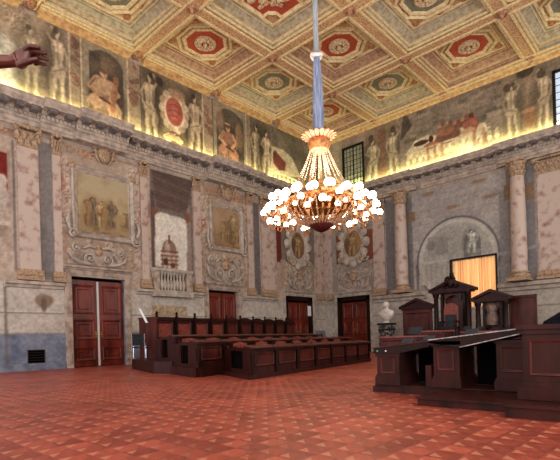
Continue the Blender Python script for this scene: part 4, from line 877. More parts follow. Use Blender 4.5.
def coffer(i, j, label):
    xa = XN[i]+(BW if i else .62); xb = XN[i+1]-BW; yb = YN[j]-(BW if j else .62); ya = YN[j+1]+BW
    cx, cy = (xa+xb)/2, (ya+yb)/2; hx, hy = (xb-xa)/2, (yb-ya)/2; D = -.68
    t = thing('ceiling_coffer', label, 'coffer', FC(cx, D, cy), 'square coffers of the painted ceiling')
    rc = lambda kx, o: [(cx-hx+kx, o, cy-hy+kx), (cx+hx-kx, o, cy-hy+kx), (cx+hx-kx, o, cy+hy-kx), (cx-hx+kx, o, cy+hy-kx)]
    q = MB(FC); q.loops([rc(0, 0), rc(0, -.1), rc(.1, -.12), rc(.1, -.2)], False, False); q.loops([rc(.1, -.34), rc(.42, -.5), rc(.42, -.56), rc(.56, -.58), rc(.56, D)], False, False); q.build('stepped_moulding', M_SAGE if (i+j) % 2 else M_BEAMP, t)
    q = MB(FC); q.loops([rc(.1, -.2), rc(.02, -.22), rc(.02, -.3), rc(.12, -.34)], False, False); q.loops([rc(.4, -.5), rc(.4, -.56), rc(.5, -.57)], False, False); q.build('gilt_moulding', M_CREAM, t)
    q = MB(FC); q.add(rc(.5, D), [(0, 1, 2, 3)]); q.build('ornament_ground', M_ORN2, t)
    q = MB(FC); q.loops([rc(.56, D+.03), rc(.58, D+.07), rc(.68, D+.07), rc(.7, D)], False, False); q.build('border', M_CREAM, t)
    big = (i, j) == (1, 2); a = 1.2; sx = (hx-.6)/1.42
    if not big:
        red = (i+j) % 2 == 0
        q = MB(FC); q.add([(x, D+.03, y) for x, y in octo(cx, cy, a*.86)], [tuple(range(16))]); q.build('painted_field', M_REDF if red else M_GREYF, t)
        q = MB(FC); q.ring(octo(cx, cy, a*1.12), [(1, D), (1, D+.1), (.95, D+.13), (.9, D+.09), (.88, D+.03)], True); q.build('octagonal_frame', M_CREAM, t)
        q = MB(FC); q.ring(octo(cx, cy, a*.9), [(1, D+.02), (1, D+.1), (.94, D+.12), (.86, D+.07), (.84, D+.03)], True); q.build('octagonal_frame', M_CREAM, t)
        CO = []
        for sx_ in (-1, 1):
            for sy in (-1, 1):
                px_, py = cx+sx_*(hx-.86), cy+sy*(hy-.86); CO.append((px_, py, .15, (1.2, .5, 1.2)))
        for dx, dy in ((1, 0), (-1, 0), (0, 1), (0, -1)): CO.append((cx+dx*(hx-.74), cy+dy*(hy-.74), .11, (1.5, .5, 1.5)))
        for a_, b_, r_, k_ in CO: q = MB(FC); q.ball(a_, D+.03, b_, r_, 8, 5, k_); q.build('ornament', mat_cache('russet_relief', (156, 92, 62), (200, 148, 100)), t, smooth=.8)
        q = MB(FC); el = [(cx+.56*math.cos(2*PI*k/20), cy+.56*math.sin(2*PI*k/20)) for k in range(20)]
        q.ring(el, [(1, D+.03), (1, D+.12), (.85, D+.17), (.75, D+.1)], True)
        for k in range(10): a_ = 2*PI*k/10; q.ball(cx+.31*math.cos(a_), D+.1, cy+.31*math.sin(a_), .13, 8, 5, (1, .7, 1))
        q.ball(cx, D+.14, cy, .12, 8, 6); q.build('rosette', M_ROSE, t, smooth=.9)
    else:
        w_, h_ = hx-.75, hy-.75; k1, k2 = .62, .72
        cr = [(w_, h_*k1), (w_*k2, h_*k1), (w_*k2, h_*k2), (w_*k1, h_*k2), (w_*k1, h_)]; P = []
        base = [(w_, h_*.5), (w_*.72, h_*.5), (w_*.5, h_*.72), (w_*.5, h_)]
        for f in (lambda p: p, lambda p: (-p[0], p[1]), lambda p: (-p[0], -p[1]), lambda p: (p[0], -p[1])):
            seq = [f(p) for p in base]
            if f((1, 1))[0]*f((1, 1))[1] < 0: seq = seq[::-1]
            P += seq
        P = [(cx+x, cy+y) for x, y in P]
        q = MB(FC); q.add([(x, D+.03, y) for x, y in P], [tuple(range(len(P)))]); q.build('painted_field', M_REDF, t)
        q = MB(FC); q.ring(P, [(1.04, D), (1.04, D+.12), (1, D+.15), (.96, D+.1), (.93, D+.03)], True); q.build('stepped_frame', M_CREAM, t)
        q = MB(FC); r = random.Random(4)
        for k in range(26): q.ball(cx+r.uniform(-.95, .95), D+.06, cy+r.uniform(-.75, .75), r.uniform(.12, .26), 8, 6, (1.2, .5, .8))
        for k in range(7): x = cx+r.uniform(-.8, .8); y = cy+r.uniform(-.6, .6); q.tube([(x, D+.1, y), (x+r.uniform(-.4, .4), D+.14, y+r.uniform(-.4, .4)), (x+r.uniform(-.6, .6), D+.08, y+r.uniform(-.5, .5))], [.1, .08, .04], 6)
        q.build('figure_relief', M_ROSE, t, smooth=.9)
_mc = {}
def mat_cache(n, a, b_):
    if n not in _mc: _mc[n] = mat(n, a, b_, .55, 10, .4, .65)
    return _mc[n]
ORD = ['nearest the corner', 'second from the corner', 'third from the corner', 'fourth from the corner', 'fifth from the corner', 'sixth from the corner']
ROWN = ['in the row along the left wall', 'in the second row from the left wall', 'in the third row from the left wall', 'in the fourth row from the left wall', 'in the fifth row from the left wall']
for i in range(5):
    for j in range(6):
        if i+j > 6: continue
        colr = 'red-centred' if (i+j) % 2 == 0 else 'grey-green-centred'
        lab = '%s ceiling coffer %s, %s' % (colr, ROWN[i], ORD[j])
        if (i, j) == (1, 2): lab = 'large red cross-shaped ceiling coffer with relief figures'
        coffer(i, j, lab)
# ------------------------------------------------------------------ council benches, three ranks and the stalls
AX, AY = -.194, .981
def ell_pts(cx, cz, rx, rz, n, a0=0, a1=2*PI): return [(cx+rx*math.cos(a0+(a1-a0)*i/n), cz+rz*math.sin(a0+(a1-a0)*i/n)) for i in range(n+1)]
def desk_row(cx, cy, n, pitch, z0, zt, plan, label, zp, nv=(.97, -.23), depth=1.9):
    fr = lambda s, o, z: (cx+AX*s+nv[0]*o, cy+AY*s+nv[1]*o, z); L = n*pitch; D_ = depth   # row whose ends are cut on the slant
    t = thing('council_desk', label, 'desk', (cx, cy, 0), 'ranks of council desks')
    q = MB(); q.plan(plan, 0, zp); q.plan([(a, b_) for a, b_ in plan], zp-.0, zp+.0) if False else None; q.build('plinth', M_WOOD, t)
    q = MB(fr); q.box(0, L, -.06, 0, zp, zt-.06); q.box(-.01, L+.01, 0, .05, zp, zp+.12); q.box(-.01, L+.01, 0, .035, zp+.12, zp+.16); q.box(-.01, L+.01, 0, .05, zt-.16, zt-.1); q.build('front_board', M_WOOD, t)
    q = MB(fr); q.loops([[(-.05, .12, zt-.1), (-.05, .12, zt-.06), (-.05, -.5, zt+.0), (-.05, -.5, zt-.05)], [(L+.05, .12, zt-.1), (L+.05, .12, zt-.06), (L+.05, -.5, zt+.0), (L+.05, -.5, zt-.05)]])
    q.sweep([(.1, zt-.11), (.14, zt-.1), (.15, zt-.07), (.1, zt-.05)], -.05, L+.05); q.build('worktop', M_WOODR, t)
    for k in range(n):
        s = k*pitch; q = MB(fr); q.frame(s+.16, s+pitch-.1, zp+.2, zt-.2, .07, .035); q.box(s+.24, s+pitch-.18, 0, .012, zp+.28, zt-.28); q.build('front_panel', M_WOODR, t)
    for k in range(n+1):
        s = k*pitch; a = max(0, s-.06); b_ = min(L, s+.07)
        q = MB(fr); q.box(a, b_, .0, .075, zp+.16, zt-.16); q.box(a-.01, b_+.01, 0, .09, zt-.24, zt-.16); q.box(a-.01, b_+.01, 0, .1, zp, zp+.2); q.build('pilaster', M_WOODD, t)
    for s in (0, L-.06):
        q = MB(fr); q.box(s, s+.06, -.7, 0, zp, zt-.06); q.box(s, s+.06, -D_, -D_+.6, zp, zt-.1); q.box(s, s+.06, -D_+.58, -.68, zt-.16, zt-.06); q.box(s-.01, s+.07, -D_-.02, .02, zp, zp+.1)
        q.box(s-.012, s+.03, -.6, -.08, zp+.2, zt-.25); q.box(s-.012, s+.03, -D_+.08, -D_+.5, zp+.2, zt-.25); q.build('end_panel', M_WOOD, t); q = MB(fr); q.box(s+(.1 if s == 0 else -.06), s+(.12 if s == 0 else -.04), -D_+.58, -.68, zp, zt-.12); q.build('kneehole_shade', M_DARK, t)  # near-black board added to paint the shade inside the kneehole
    q = MB(fr); q.box(.06, L-.06, -.45, -.42, zp+.02, zt-.25); q.build('inner_shelf', M_WOODD, t)
    return fr
def make_seat(fr, s, z0, zt, label, group, w=.8, o=-1.5):
    t = thing('bench_seat', label, 'seat', fr(s, o, z0), group)
    q = MB(fr)
    for x in (s-w/2, s+w/2-.05): q.box(x, x+.05, o-.3, o+.14, z0, zt-.08)
    q.box(s-w/2, s+w/2, o-.3, o-.24, z0, zt); q.build('wooden_frame', M_WOOD, t)
    q = MB(fr); q.loops([[(s-w/2+.06, o-.24+d, zt-.42), (s+w/2-.06, o-.24+d, zt-.42), (s+w/2-.06, o-.24+d, zt+.01), (s, o-.24+d, zt+.05), (s-w/2+.06, o-.24+d, zt+.01)] for d in (0, .06)]); q.build('backrest', M_LEATH, t)
    q = MB(fr); q.loops([[(s-w/2+.06+k, o-.2+k, z), (s+w/2-.06-k, o-.2+k, z), (s+w/2-.06-k, o+.16-k, z), (s-w/2+.06+k, o+.16-k, z)] for k, z in ((0, z0+.36), (0, z0+.43), (.03, z0+.46))]); q.build('seat', M_LEATH, t)
    return t
def along(p, d): return (p[0]+AX*d, p[1]+AY*d)
NUMS = ['leftmost', 'second', 'third', 'fourth', 'fifth', 'sixth', 'seventh', 'eighth', 'ninth', 'tenth', 'rightmost']
# front rank
CF = (12.38, -19.44)
frF = desk_row(CF[0], CF[1], 7, 1.19, 0, .88, [(12.5, -19.6), (10.3, -18.72), along((10.3, -18.72), 7.9), along((12.5, -19.6), 8.55)], 'front council desk row with panelled face, its base on the red floor', .12, (.92, -.39), 2.3)
for k in range(7): make_seat(frF, .65+1.19*k, .126, .92, 'red leather seat behind the front desk row, %s from the left end' % NUMS[k], 'red leather seats behind the front desk row', o=-1.85)
CM = (10.32, -19.6)
frM = desk_row(CM[0], CM[1], 9, 1.19, 0, 1.07, [(10.45, -19.78), (8.38, -19.24), along((8.38, -19.24), 10.2), along((10.45, -19.78), 10.8)], 'middle council desk row, one step higher, between the front row and the stalls', .26)
for k in range(9): make_seat(frM, .65+1.19*k, .266, 1.10, 'red leather seat behind the middle desk row, %s from the left end' % NUMS[k], 'red leather seats behind the middle desk row')
CA = (8.25, -18.95)
frA = desk_row(CA[0], CA[1], 9, 1.19, 0, 1.28, [(8.3, -19.1), (7.5, -19.3), (3.95, -18.1), (3.0, -17.2), along((3.0, -17.2), 11.5), along((8.3, -19.1), 10.75)], 'rear council desk row nearest the high-backed stalls', .4)
# high-backed stalls
CS = (4.6, -18.0); frS = FR(CS[0], CS[1], AX, AY)
def make_stall(s, w_, scal, label, z0=.406, zt=2.1):
    w = w_-.012; t = thing('choir_stall', label, 'stall', frS(s+w/2, 0, z0), 'high-backed wooden stalls in one row')
    q = MB(frS); q.box(s, s+w, -.1, -.02, z0, zt-.1)
    top = [(s, zt-.12), (s+w, zt-.12)]+([(s+w*(1-k/10), zt-.04+.14*math.sin(PI*k/10)**.8 if scal else zt) for k in range(11)])
    q.prism(top, -.12, .06)
    q.build('back_panel', M_WOOD, t)
    q = MB(frS); q.frame(s+.1, s+w-.1, z0+.75, zt-.18, .08, .05, -.02); q.build('back_frame', M_WOODR, t)
    q = MB(frS); q.box(s+.2, s+w-.2, -.02, .012, z0+.85, zt-.28); q.build('leather_back', M_LEATH if not scal else M_WOODR, t)
    for x in (s,):
        q = MB(frS); q.box(x+.0, x+.1, .062, .14, z0, zt+.04); q.box(x+.0, x+.1, .14, .5, z0+.6, z0+.68); q.box(x+.01, x+.09, .14, .46, z0, z0+.6); ps = q.build('post', M_WOODD, t)
        q = MB(frS); q.lathe([(.05, zt+.04), (.03, zt+.07), (.065, zt+.12), (.05, zt+.17), (.012, zt+.23)], x+.05, .1, 8); q.build('finial', M_WOODD, ps, smooth=.8)
    q = MB(frS); q.box(s+.1, s+w-.01, -.0, .48, z0+.38, z0+.45); q.build('seat', M_WOODR, t)
ns = 10
for k in range(ns): make_stall(.66+1.14*k, 1.14, k >= 4, 'high-backed %s stall, %s of the row from the left' % ('scallop-topped' if k >= 4 else 'flat-topped', ['first', 'second', 'third', 'fourth', 'fifth', 'sixth', 'seventh', 'eighth', 'ninth', 'last'][k]))
q = MB(frS); q.box(.5, .56, -.72, .3, .41, 2.06); q.box(.48, .6, -.74, .32, 2.02, 2.08); q.frame  # tall end screen
single(q, 'end_screen', M_WOODR, 'plain tall red-brown wooden end screen left of the stalls', 'screen')
q = MB(frS); q.loops([[(.42, -.62, 2.1+.35), (.42, -.52, 2.1+.35), (.42, -.12, 1.85), (.42, -.24, 1.85)], [(.45, -.62, 2.45), (.45, -.52, 2.45), (.45, -.12, 1.85), (.45, -.24, 1.85)]])
single(q, 'leaning_board', M_PAPER, 'white narrow board leaning aslant against the end screen left of the stalls', 'board')
# black chair beside the end screen
def steel_chair(cx, cy, rz, z0, label, seatm, group=None):
    c_, s_ = math.cos(rz), math.sin(rz); fr = lambda x, y, z: (cx+x*c_-y*s_, cy+x*s_+y*c_, z0+z)
    t = thing('steel_frame_chair', label, 'chair', (cx, cy, z0), group)
    q = MB(fr); q.box(-.22, .22, -.22, .22, .43, .48); q.build('seat', seatm, t)
    q = MB(fr); q.loops([[(-.22, .2, .55), (.22, .2, .55), (.22, .24, .55), (-.22, .24, .55)], [(-.22, .24, .98), (.22, .24, .98), (.22, .28, .98), (-.22, .28, .98)]]); q.build('backrest', seatm, t)
    for sx in (-1, 1):
        q = MB(fr); q.tube([(sx*.24, .26, 1.0), (sx*.24, .22, .5), (sx*.24, .2, .02)], .016, 6); q.build('leg', M_CHROME, t)
        q = MB(fr); q.tube([(sx*.24, .22, .68), (sx*.25, -.0, .68), (sx*.25, -.2, .66), (sx*.24, -.24, .5), (sx*.24, -.22, .02)], .016, 6); q.build('leg', M_CHROME, t)
    return t
p_ = frS(.12, -.32, 0)
steel_chair(p_[0], p_[1], -2.2, .405, 'black chair with a chrome frame against the end screen', M_BLACK)
# gooseneck microphones on the two lower ranks
def microphone(fr, s, o, z, label, group):
    t = thing('desk_microphone', label, 'microphone', fr(s, o, z), group)
    q = MB(fr); q.lathe([(.05, z), (.05, z+.02), (.02, z+.03)], s, o, 8); q.build('base', M_IRON, t)
    q = MB(fr); q.tube([(s, o, z+.02), (s, o+.02, z+.1), (s, o-.03, z+.17)], .009, 5); q.ball(s, o-.035, z+.18, .022, 6, 5); q.build('stem', M_IRON, t)
for k in range(6): microphone(frF, .65+1.19*(k+.5), -.3, .863, 'small black gooseneck microphone on the front desk row, %s from the left' % NUMS[k], 'microphones on the front desk row')
for k in range(8): microphone(frM, .65+1.19*(k+.5), -.3, 1.053, 'small black gooseneck microphone on the middle desk row, %s from the left' % NUMS[k], 'microphones on the middle desk row')

# ------------------------------------------------------------------ the rostrum on the right
YP = -20.3; FP = lambda s, o, z: (s, YP-o, z)
t = thing('rostrum_platform', 'stepped dark wooden platform under the rostrum desks', 'platform', (19, -20.3, 0))
q = MB(); q.plan([(16.5, YP), (24, YP), (24, -9), (11.6, -9)], 0, .1); q.plan([(16.53, YP+.03), (24, YP+.03), (24, -9), (11.65, -9)], .1, .14); q.build('deck', M_WOOD, t)
q = MB(FP); q.box(17.94, 24, .0, 1.15, 0, .1); q.box(17.92, 24, 0, 1.18, .1, .125); q.build('step', M_WOOD, t)
q = MB(FP); q.box(19.22, 24, 1.18, 1.5, 0, .13); q.box(19.2, 24, 1.16, 1.53, .13, .165); q.build('step', M_WOOD, t)
def pier(mb, a, b_, z0, z1, o0=-.7, o1=.0):
    mb.box(a, b_, o0, o1, z0, z1); mb.box(a-.03, b_+.03, o0, o1+.03, z0, z0+.14); mb.box(a-.015, b_+.015, o0, o1+.015, z0+.14, z0+.18); mb.box(a-.02, b_+.02, o0, o1+.02, z1-.05, z1)
def panel(mb, a, b_, z0, z1, o): mb.frame(a, b_, z0, z1, .035, .018, o)
t = thing('rostrum_desk', 'low rostrum desk at the left end of the platform with one open kneehole', 'desk', FP(16.8, 0, .14))
q = MB(FP); pier(q, 16.6, 17.04, .144, .70); pd = q.build('pedestal', M_WOOD, t)
q = MB(FP); panel(q, 16.68, 16.96, .34, .64, 0); q.build('panel', M_WOODR, pd)
q = MB(FP); q.prism([(16.56, .70), (17.04, .70), (17.62, .815), (17.62, .9), (16.56, .79)], -.72, .04); q.build('worktop', M_WOODD, t)
q = MB(FP); q.prism([(16.54, .79), (17.62, .9), (17.62, .915), (16.54, .805)], -.74, .06); q.build('top_edge', M_WOODR, t)
q = MB(FP); q.box(17.07, 17.52, -.72, -.68, .146, .78); q.build('back_board', M_DARK, t)
q = MB(FP); q.box(17.52, 17.62, -.5, -.01, .146, .5); q.build('side_post', M_WOOD, t)
for k, cc in enumerate(((60, 170, 150), (220, 200, 190))):
    q = MB(FP); q.ball(16.6+.17*k+.04, .045, .745, .018, 6, 4); q.build('desk_button', mat('button_%d' % k, cc, None, .3), t)
t = thing('rostrum_desk', 'taller rostrum desk in the middle of the platform with a bright-edged sloping top', 'desk', FP(18, 0, .14))
q = MB(FP); pier(q, 17.67, 18.1, .144, .86, -.7, -.0); pd = q.build('pedestal', M_WOOD, t)
q = MB(FP); panel(q, 17.74, 18.02, .42, .76, .0); q.build('panel', M_WOODR, pd)
q = MB(FP); pier(q, 18.66, 19.1, .144, .9, -.7, -.0); pd = q.build('pedestal', M_WOOD, t)
q = MB(FP); panel(q, 18.72, 19.06, .42, .8, .0); q.build('panel', M_WOODR, pd)
q = MB(FP); q.box(17.64, 18.16, -.7, .1, .84, .9); q.prism([(17.64, .88), (18.14, .79), (19.06, .99), (19.06, 1.055), (17.64, .915)], -.74, .1); q.build('worktop', M_WOODD, t)
M_EDGE = mat('edge_glint', (168, 150, 148), (120, 104, 104), .2, 20, .4, .6)  # pale colour stands in for reflections along the desk edges
q = MB(FP); q.prism([(17.64, .915), (19.07, 1.055), (19.07, 1.072), (17.64, .932)], -.76, .12); q.build('top_edge', M_EDGE, t)
q = MB(FP); q.prism([(18.16, .795), (19.07, .985), (19.07, 1.0), (18.16, .81)], .1, .125); q.build('lower_glint', M_EDGE, t)  # thin strip added to carry the lower reflected line
q = MB(FP); q.box(18.13, 18.63, -.72, -.68, .146, .84); q.build('back_board', M_DARK, t)
t = thing('rostrum_block', 'large panelled dark wooden rostrum block at the right edge, coat on top', 'desk', FP(20, .5, .14))
q = MB(FP); q.box(19.22, 24, .005, .72, .13, .4); q.box(19.22, 24, -.2, .72, .4, 1.04); q.box(19.16, 24, .005, .78, .13, .3); q.box(19.18, 24, .005, .75, .3, .36); q.box(19.16, 24, -.25, .78, 1.04, 1.1); q.box(19.19, 24, -.22, .75, .98, 1.04); q.build('body', M_WOOD, t)
for a in (19.3, 19.85, 20.4): q = MB(FP); panel(q, a, a+.46, .44, .9, .72); q.build('panel', M_WOODR, t)
q = MB(FP); r = random.Random(3)
cs = []
for k in range(9):
    u = k/8; x = 19.4+u*1.1; h = .03+.2*math.sin(PI*min(1, u*1.0+.02))**.7; cs.append([(x, -.1+.34+.3*math.cos(a)*(.5+.5*math.sin(PI*min(max(u, .12), .88))), 1.1+max(0, h*math.sin(a))*(1+.12*math.sin(k*2.1+a*3))) for a in [PI*i/8 for i in range(9)]])
q.loops(cs); single(q, 'black_coat', mat('black_cloth', (16, 18, 26), (8, 9, 13), .9, 12, spec=.05), 'black coat lying in a heap on the right rostrum block', 'coat', smooth=1.2)

# dais behind with the president's seat
t = thing('dais', 'raised wooden dais under the canopied seats before the back wall', 'platform', (12, -5, 0))
q = MB(); q.plan([(8.3, -3.6), (18, -3.6), (18, -8.4), (11.2, -8.4)], 0, .84); q.plan([(8.25, -3.55), (18, -3.55), (18, -8.45), (11.15, -8.45)], .84, .9); q.build('deck', M_WOOD, t)
def aedicule(R, off, label, canopy, crest=False, statue=False, name='canopied_seat', zb=.9, d=.7):
    s0, s1, z0, z1 = R; c = (s0+s1)/2; w = (s1-s0)/2; H = z1-zb; fr = lambda s, o, z: (s, -off-o, z)
    t = thing(name, label, 'canopy' if canopy else 'screen', fr(c, 0, zb)); ph = w*.42; ze = z1-ph-.14
    if canopy:
        q = MB(fr)
        for sd in (-1, 1):
            x = c+sd*(w-.26); q.box(x-.14, x+.14, -d/2, d/2, zb, zb+.35); q.lathe([(.13, zb+.35), (.14, zb+.42), (.12, zb+.5), (.105, ze-.22), (.15, ze-.12), (.16, ze)], x, .2, 12); 
            x2 = c+sd*(w-.5); q.box(x2-.06, x2+.06, -.1, .1, zb, ze)
        q.build('columns', M_WOODD, t, smooth=.6)
        MB(fr).box(c-w+.3, c+w-.3, -d/2, -d/2+.05, zb, ze).build('back_board', M_WOODR, t)
        for sd in (-1, 1): MB(fr).box(c+sd*(w-.45)-.1, c+sd*(w-.45)+.1, -d/2+.06, -d/2+.08, zb+.4, ze-.1).build('mirror_panel', mat_cache('greenish_mirror', (150, 176, 140), (100, 120, 96)), t)  # green tones paint the panels' reflections into the colour
        MB(fr).box(c-w+.12, c+w-.12, -d/2, d/2, ze-.0, ze+.14).build('entablature', M_WOOD, t)
        q = MB(fr); q.prism([(c-w*.42, ze-.02), (c+w*.42, ze-.02), (c+w*.42, ze-.1)]+[(c+w*.36*math.cos(a), ze-.42+.3*math.sin(a)) for a in [PI*i/10 for i in range(11)]]+[(c-w*.42, ze-.1)], -.05, .05); q.build('arch_board', M_WOODR, t)
    else:
        q = MB(fr); q.box(c-w+.1, c+w-.1, -.06, 0, zb, ze+.02); q.build('board', M_WOODR, t)
        q = MB(fr); q.frame(c-w+.25, c+w-.25, zb+.2, ze-.15, .08, .04); q.build('panel', M_WOODR, t)
        MB(fr).box(c-w+.05, c+w-.05, -.1, .08, ze, ze+.1).build('entablature', M_WOOD, t); d = .2
    q = MB(fr); th = .12
    q.prism([(c-w, ze+.14), (c+w, ze+.14), (c, z1)], -d/2+.05, d/2-.1)
    q.prism([(c-w-.05, ze+.1), (c-w-.05, ze+.2), (c, z1+.08), (c+w+.05, ze+.2), (c+w+.05, ze+.1), (c, z1-.06)], -d/2, d/2+.05)
    q.box(c-w-.04, c+w+.04, -d/2, d/2+.04, ze+.06, ze+.15); q.build('pediment', M_WOOD, t)
    if crest:
        q = MB(fr); q.ball(c, d/2, z1-.1, .2, 10, 8, (.9, .4, 1.3))
        for sd in (-1, 1): q.tube([(c+sd*.05, d/2, z1+.2), (c+sd*.2, d/2, z1+.12), (c+sd*.22, d/2, z1-.1), (c+sd*.34, d/2, z1-.3), (c+sd*.2, d/2, z1-.36)], [.05, .07, .08, .06, .03], 6)
        q.ball(c, .1, z1+.24, .13, 8, 6); q.tube([(c, .1, z1+.3), (c, .1, z1+.45)], [.05, .03]); q.tube([(c-.12, .1, z1+.38), (c+.12, .1, z1+.38)], .03); q.build('carved_crest', M_WOODD, t, smooth=.8)
    if statue:
        q = MB(fr); q.lathe([(.26, zb+.5), (.3, zb+.8), (.22, zb+1.1), (.3, zb+1.35), (.2, zb+1.5), (.1, zb+1.56), (.15, zb+1.7), (.1, zb+1.84), (.02, zb+1.88)], c-.05, .0, 12); q.build('pale_drapery', mat_cache('pale_drapery', (124, 96, 84), (76, 54, 46)), t, smooth=1)
    return t
aedicule((10.74, 12.85, 1.23, 3.66), 5, 'tall canopied president seat with triangular pediment and carved crest', True, True)
aedicule((12.79, 14.54, 1.35, 2.99), 5, 'lower pedimented canopy with pale drapery, right of the tall canopied seat', True, False, True)
aedicule((8.93, 10.78, 1.09, 2.9), 5.0, 'plain pedimented wooden screen left of the tall canopied seat', False, name='pedimented_screen')
R_ = (14.19, 15.37, 1.4, 2.74)
q = MB(lambda s, o, z: (s, -4.4-o, z)); q.box(R_[0], R_[1], -.05, .0, .9, R_[3]); q.box(R_[0]-.02, R_[1]+.02, -.06, .03, R_[3]-.06, R_[3]); q.frame(R_[0]+.05, R_[1]-.05, 1.0, R_[3]-.12, .03, .02)
single(q, 'flat_screen', M_WOODR, 'plain red-brown rectangular wooden screen right of both canopies', 'screen')
# president chair
R_ = (11.73, 12.41, 1.23, 2.51)
fr = lambda s, o, z: (s, -6-o, z); c = (R_[0]+R_[1])/2; w = (R_[1]-R_[0])/2; zb = .9; zt = R_[3]
t = thing('president_armchair', 'armchair with dark leather back under the tall canopy', 'armchair', fr(c, 0, zb))
q = MB(fr); q.prism([(c-w, zb+.45), (c+w, zb+.45), (c+w, zt-.25)]+[(c+w*math.cos(a), zt-.25+.25*math.sin(a)) for a in [PI*i/8 for i in range(1, 8)]]+[(c-w, zt-.25)], -.08, 0); q.build('backrest', mat_cache('chair_red_wood', (136, 62, 44), (92, 36, 28)), t)
q = MB(fr); q.box(c-w*.8, c+w*.8, .0, .05, zb+.5, zt-.55); q.build('back_cushion', M_SLATE, t)
q = MB(fr); q.box(c-w, c+w, 0, .5, zb+.4, zb+.5); q.build('seat', M_BLACK, t)
for sx in (-1, 1):
    for oo in (-.06, .44): q = MB(fr); q.box(c+sx*w-.04, c+sx*w+.04, oo-.04, oo+.04, zb, zb+.7); q.build('leg', M_WOODD, t)
    q = MB(fr); q.box(c+sx*w-.05, c+sx*w+.05, -.06, .5, zb+.7, zb+.76); q.build('armrest', M_WOODD, t)
# middle tables
def table(R, off, label, depth=.8, z0=.146, m=None):
    s0, s1, za, zt = R; fr = lambda s, o, z: (s, -off-o, z); t = thing('clerk_table', label, 'table', fr((s0+s1)/2, 0, z0), 'reddish tables between the rostrum and the dais')
    MB(fr).box(s0-.04, s1+.04, -depth, .05, zt-.05, zt).build('tabletop', M_LEATH, t)
    q = MB(fr); q.box(s0, s1, -.04, 0, z0, zt-.05); q.frame(s0+.06, s1-.06, z0+.15, zt-.12, .05, .02); q.build('front_panel', M_WOODR, t)
    for a in (s0, s1-.04): MB(fr).box(a, a+.04, -depth+.05, -.04, z0, zt-.05).build('side_panel', M_WOOD, t)
    return zt
z1_ = table((13.23, 14.48, 0.57, 1.01), 14.5, 'low red-topped table behind the left rostrum desk')
z2_ = table((13.78, 14.72, 0.68, 1.16), 13, 'red-topped table in front of the tall canopied seat')
z3_ = table((14.99, 15.82, 0.64, 1.1), 12.2, 'red-topped table in front of the lower right canopy')
def monitor(R, off, zb, label, tilt=.12, name='monitor'):
    s0, s1, za, zt = R; fr = lambda s, o, z: (s, -off-o, z); t = thing(name, label, 'monitor', fr((s0+s1)/2, 0, zb), None); c = (s0+s1)/2
    q = MB(fr); q.box(c-.12, c+.12, -.1, .08, zb, zb+.015); q.box(c-.02, c+.02, -.02, .0, zb, (zb+zt)/2); q.build('stand', M_IRON, t)
    z = max(zb+.05, za); q = MB(fr); q.loops([[(s0, 0, z), (s1, 0, z), (s1, .03, z), (s0, .03, z)], [(s0, -tilt, zt), (s1, -tilt, zt), (s1, .03-tilt, zt), (s0, .03-tilt, zt)]]); q.build('screen', M_SLATE, t)
R_ = (14.07, 14.51, 1.03, 1.28); monitor(R_, 14.2, z1_, 'grey monitor on the table behind the left rostrum desk')
R_ = (14.91, 15.18, 1.08, 1.28); monitor(R_, 11.9, z3_, 'small dark monitor in front of the lower right canopy')
R_ = (15.35, 15.57, 1.06, 1.26); monitor(R_, 11.9, z3_, 'dark monitor right of the small dark monitor on the right table')
def laptop(s, o, z, label, rise=.105):
    t = thing('laptop', label, 'laptop', FP(s, o, z), 'black laptops on the rostrum desks'); q = MB(FP)
    q.prism([(s-.11, z), (s+.11, z+.22*rise), (s+.11, z+.22*rise+.012), (s-.11, z+.012)], o-.2, o); q.build('keyboard', M_IRON, t)
    q = MB(FP); q.loops([[(s-.11, o-.2, z+.012), (s+.11, o-.2, z+.03), (s+.11, o-.19, z+.03), (s-.11, o-.19, z+.012)], [(s-.11, o-.3, z+.1), (s+.11, o-.3, z+.12), (s+.11, o-.29, z+.12), (s-.11, o-.29, z+.1)]]); q.build('lid', M_SLATE, t)
laptop(16.9, -.35, .845, 'black laptop on the low left rostrum desk, nearer its left end'); laptop(17.3, -.4, .887, 'black laptop on the low left rostrum desk, beside the taller desk')
laptop(18.1, -.3, .982, 'black laptop on the taller rostrum desk, near its left end')
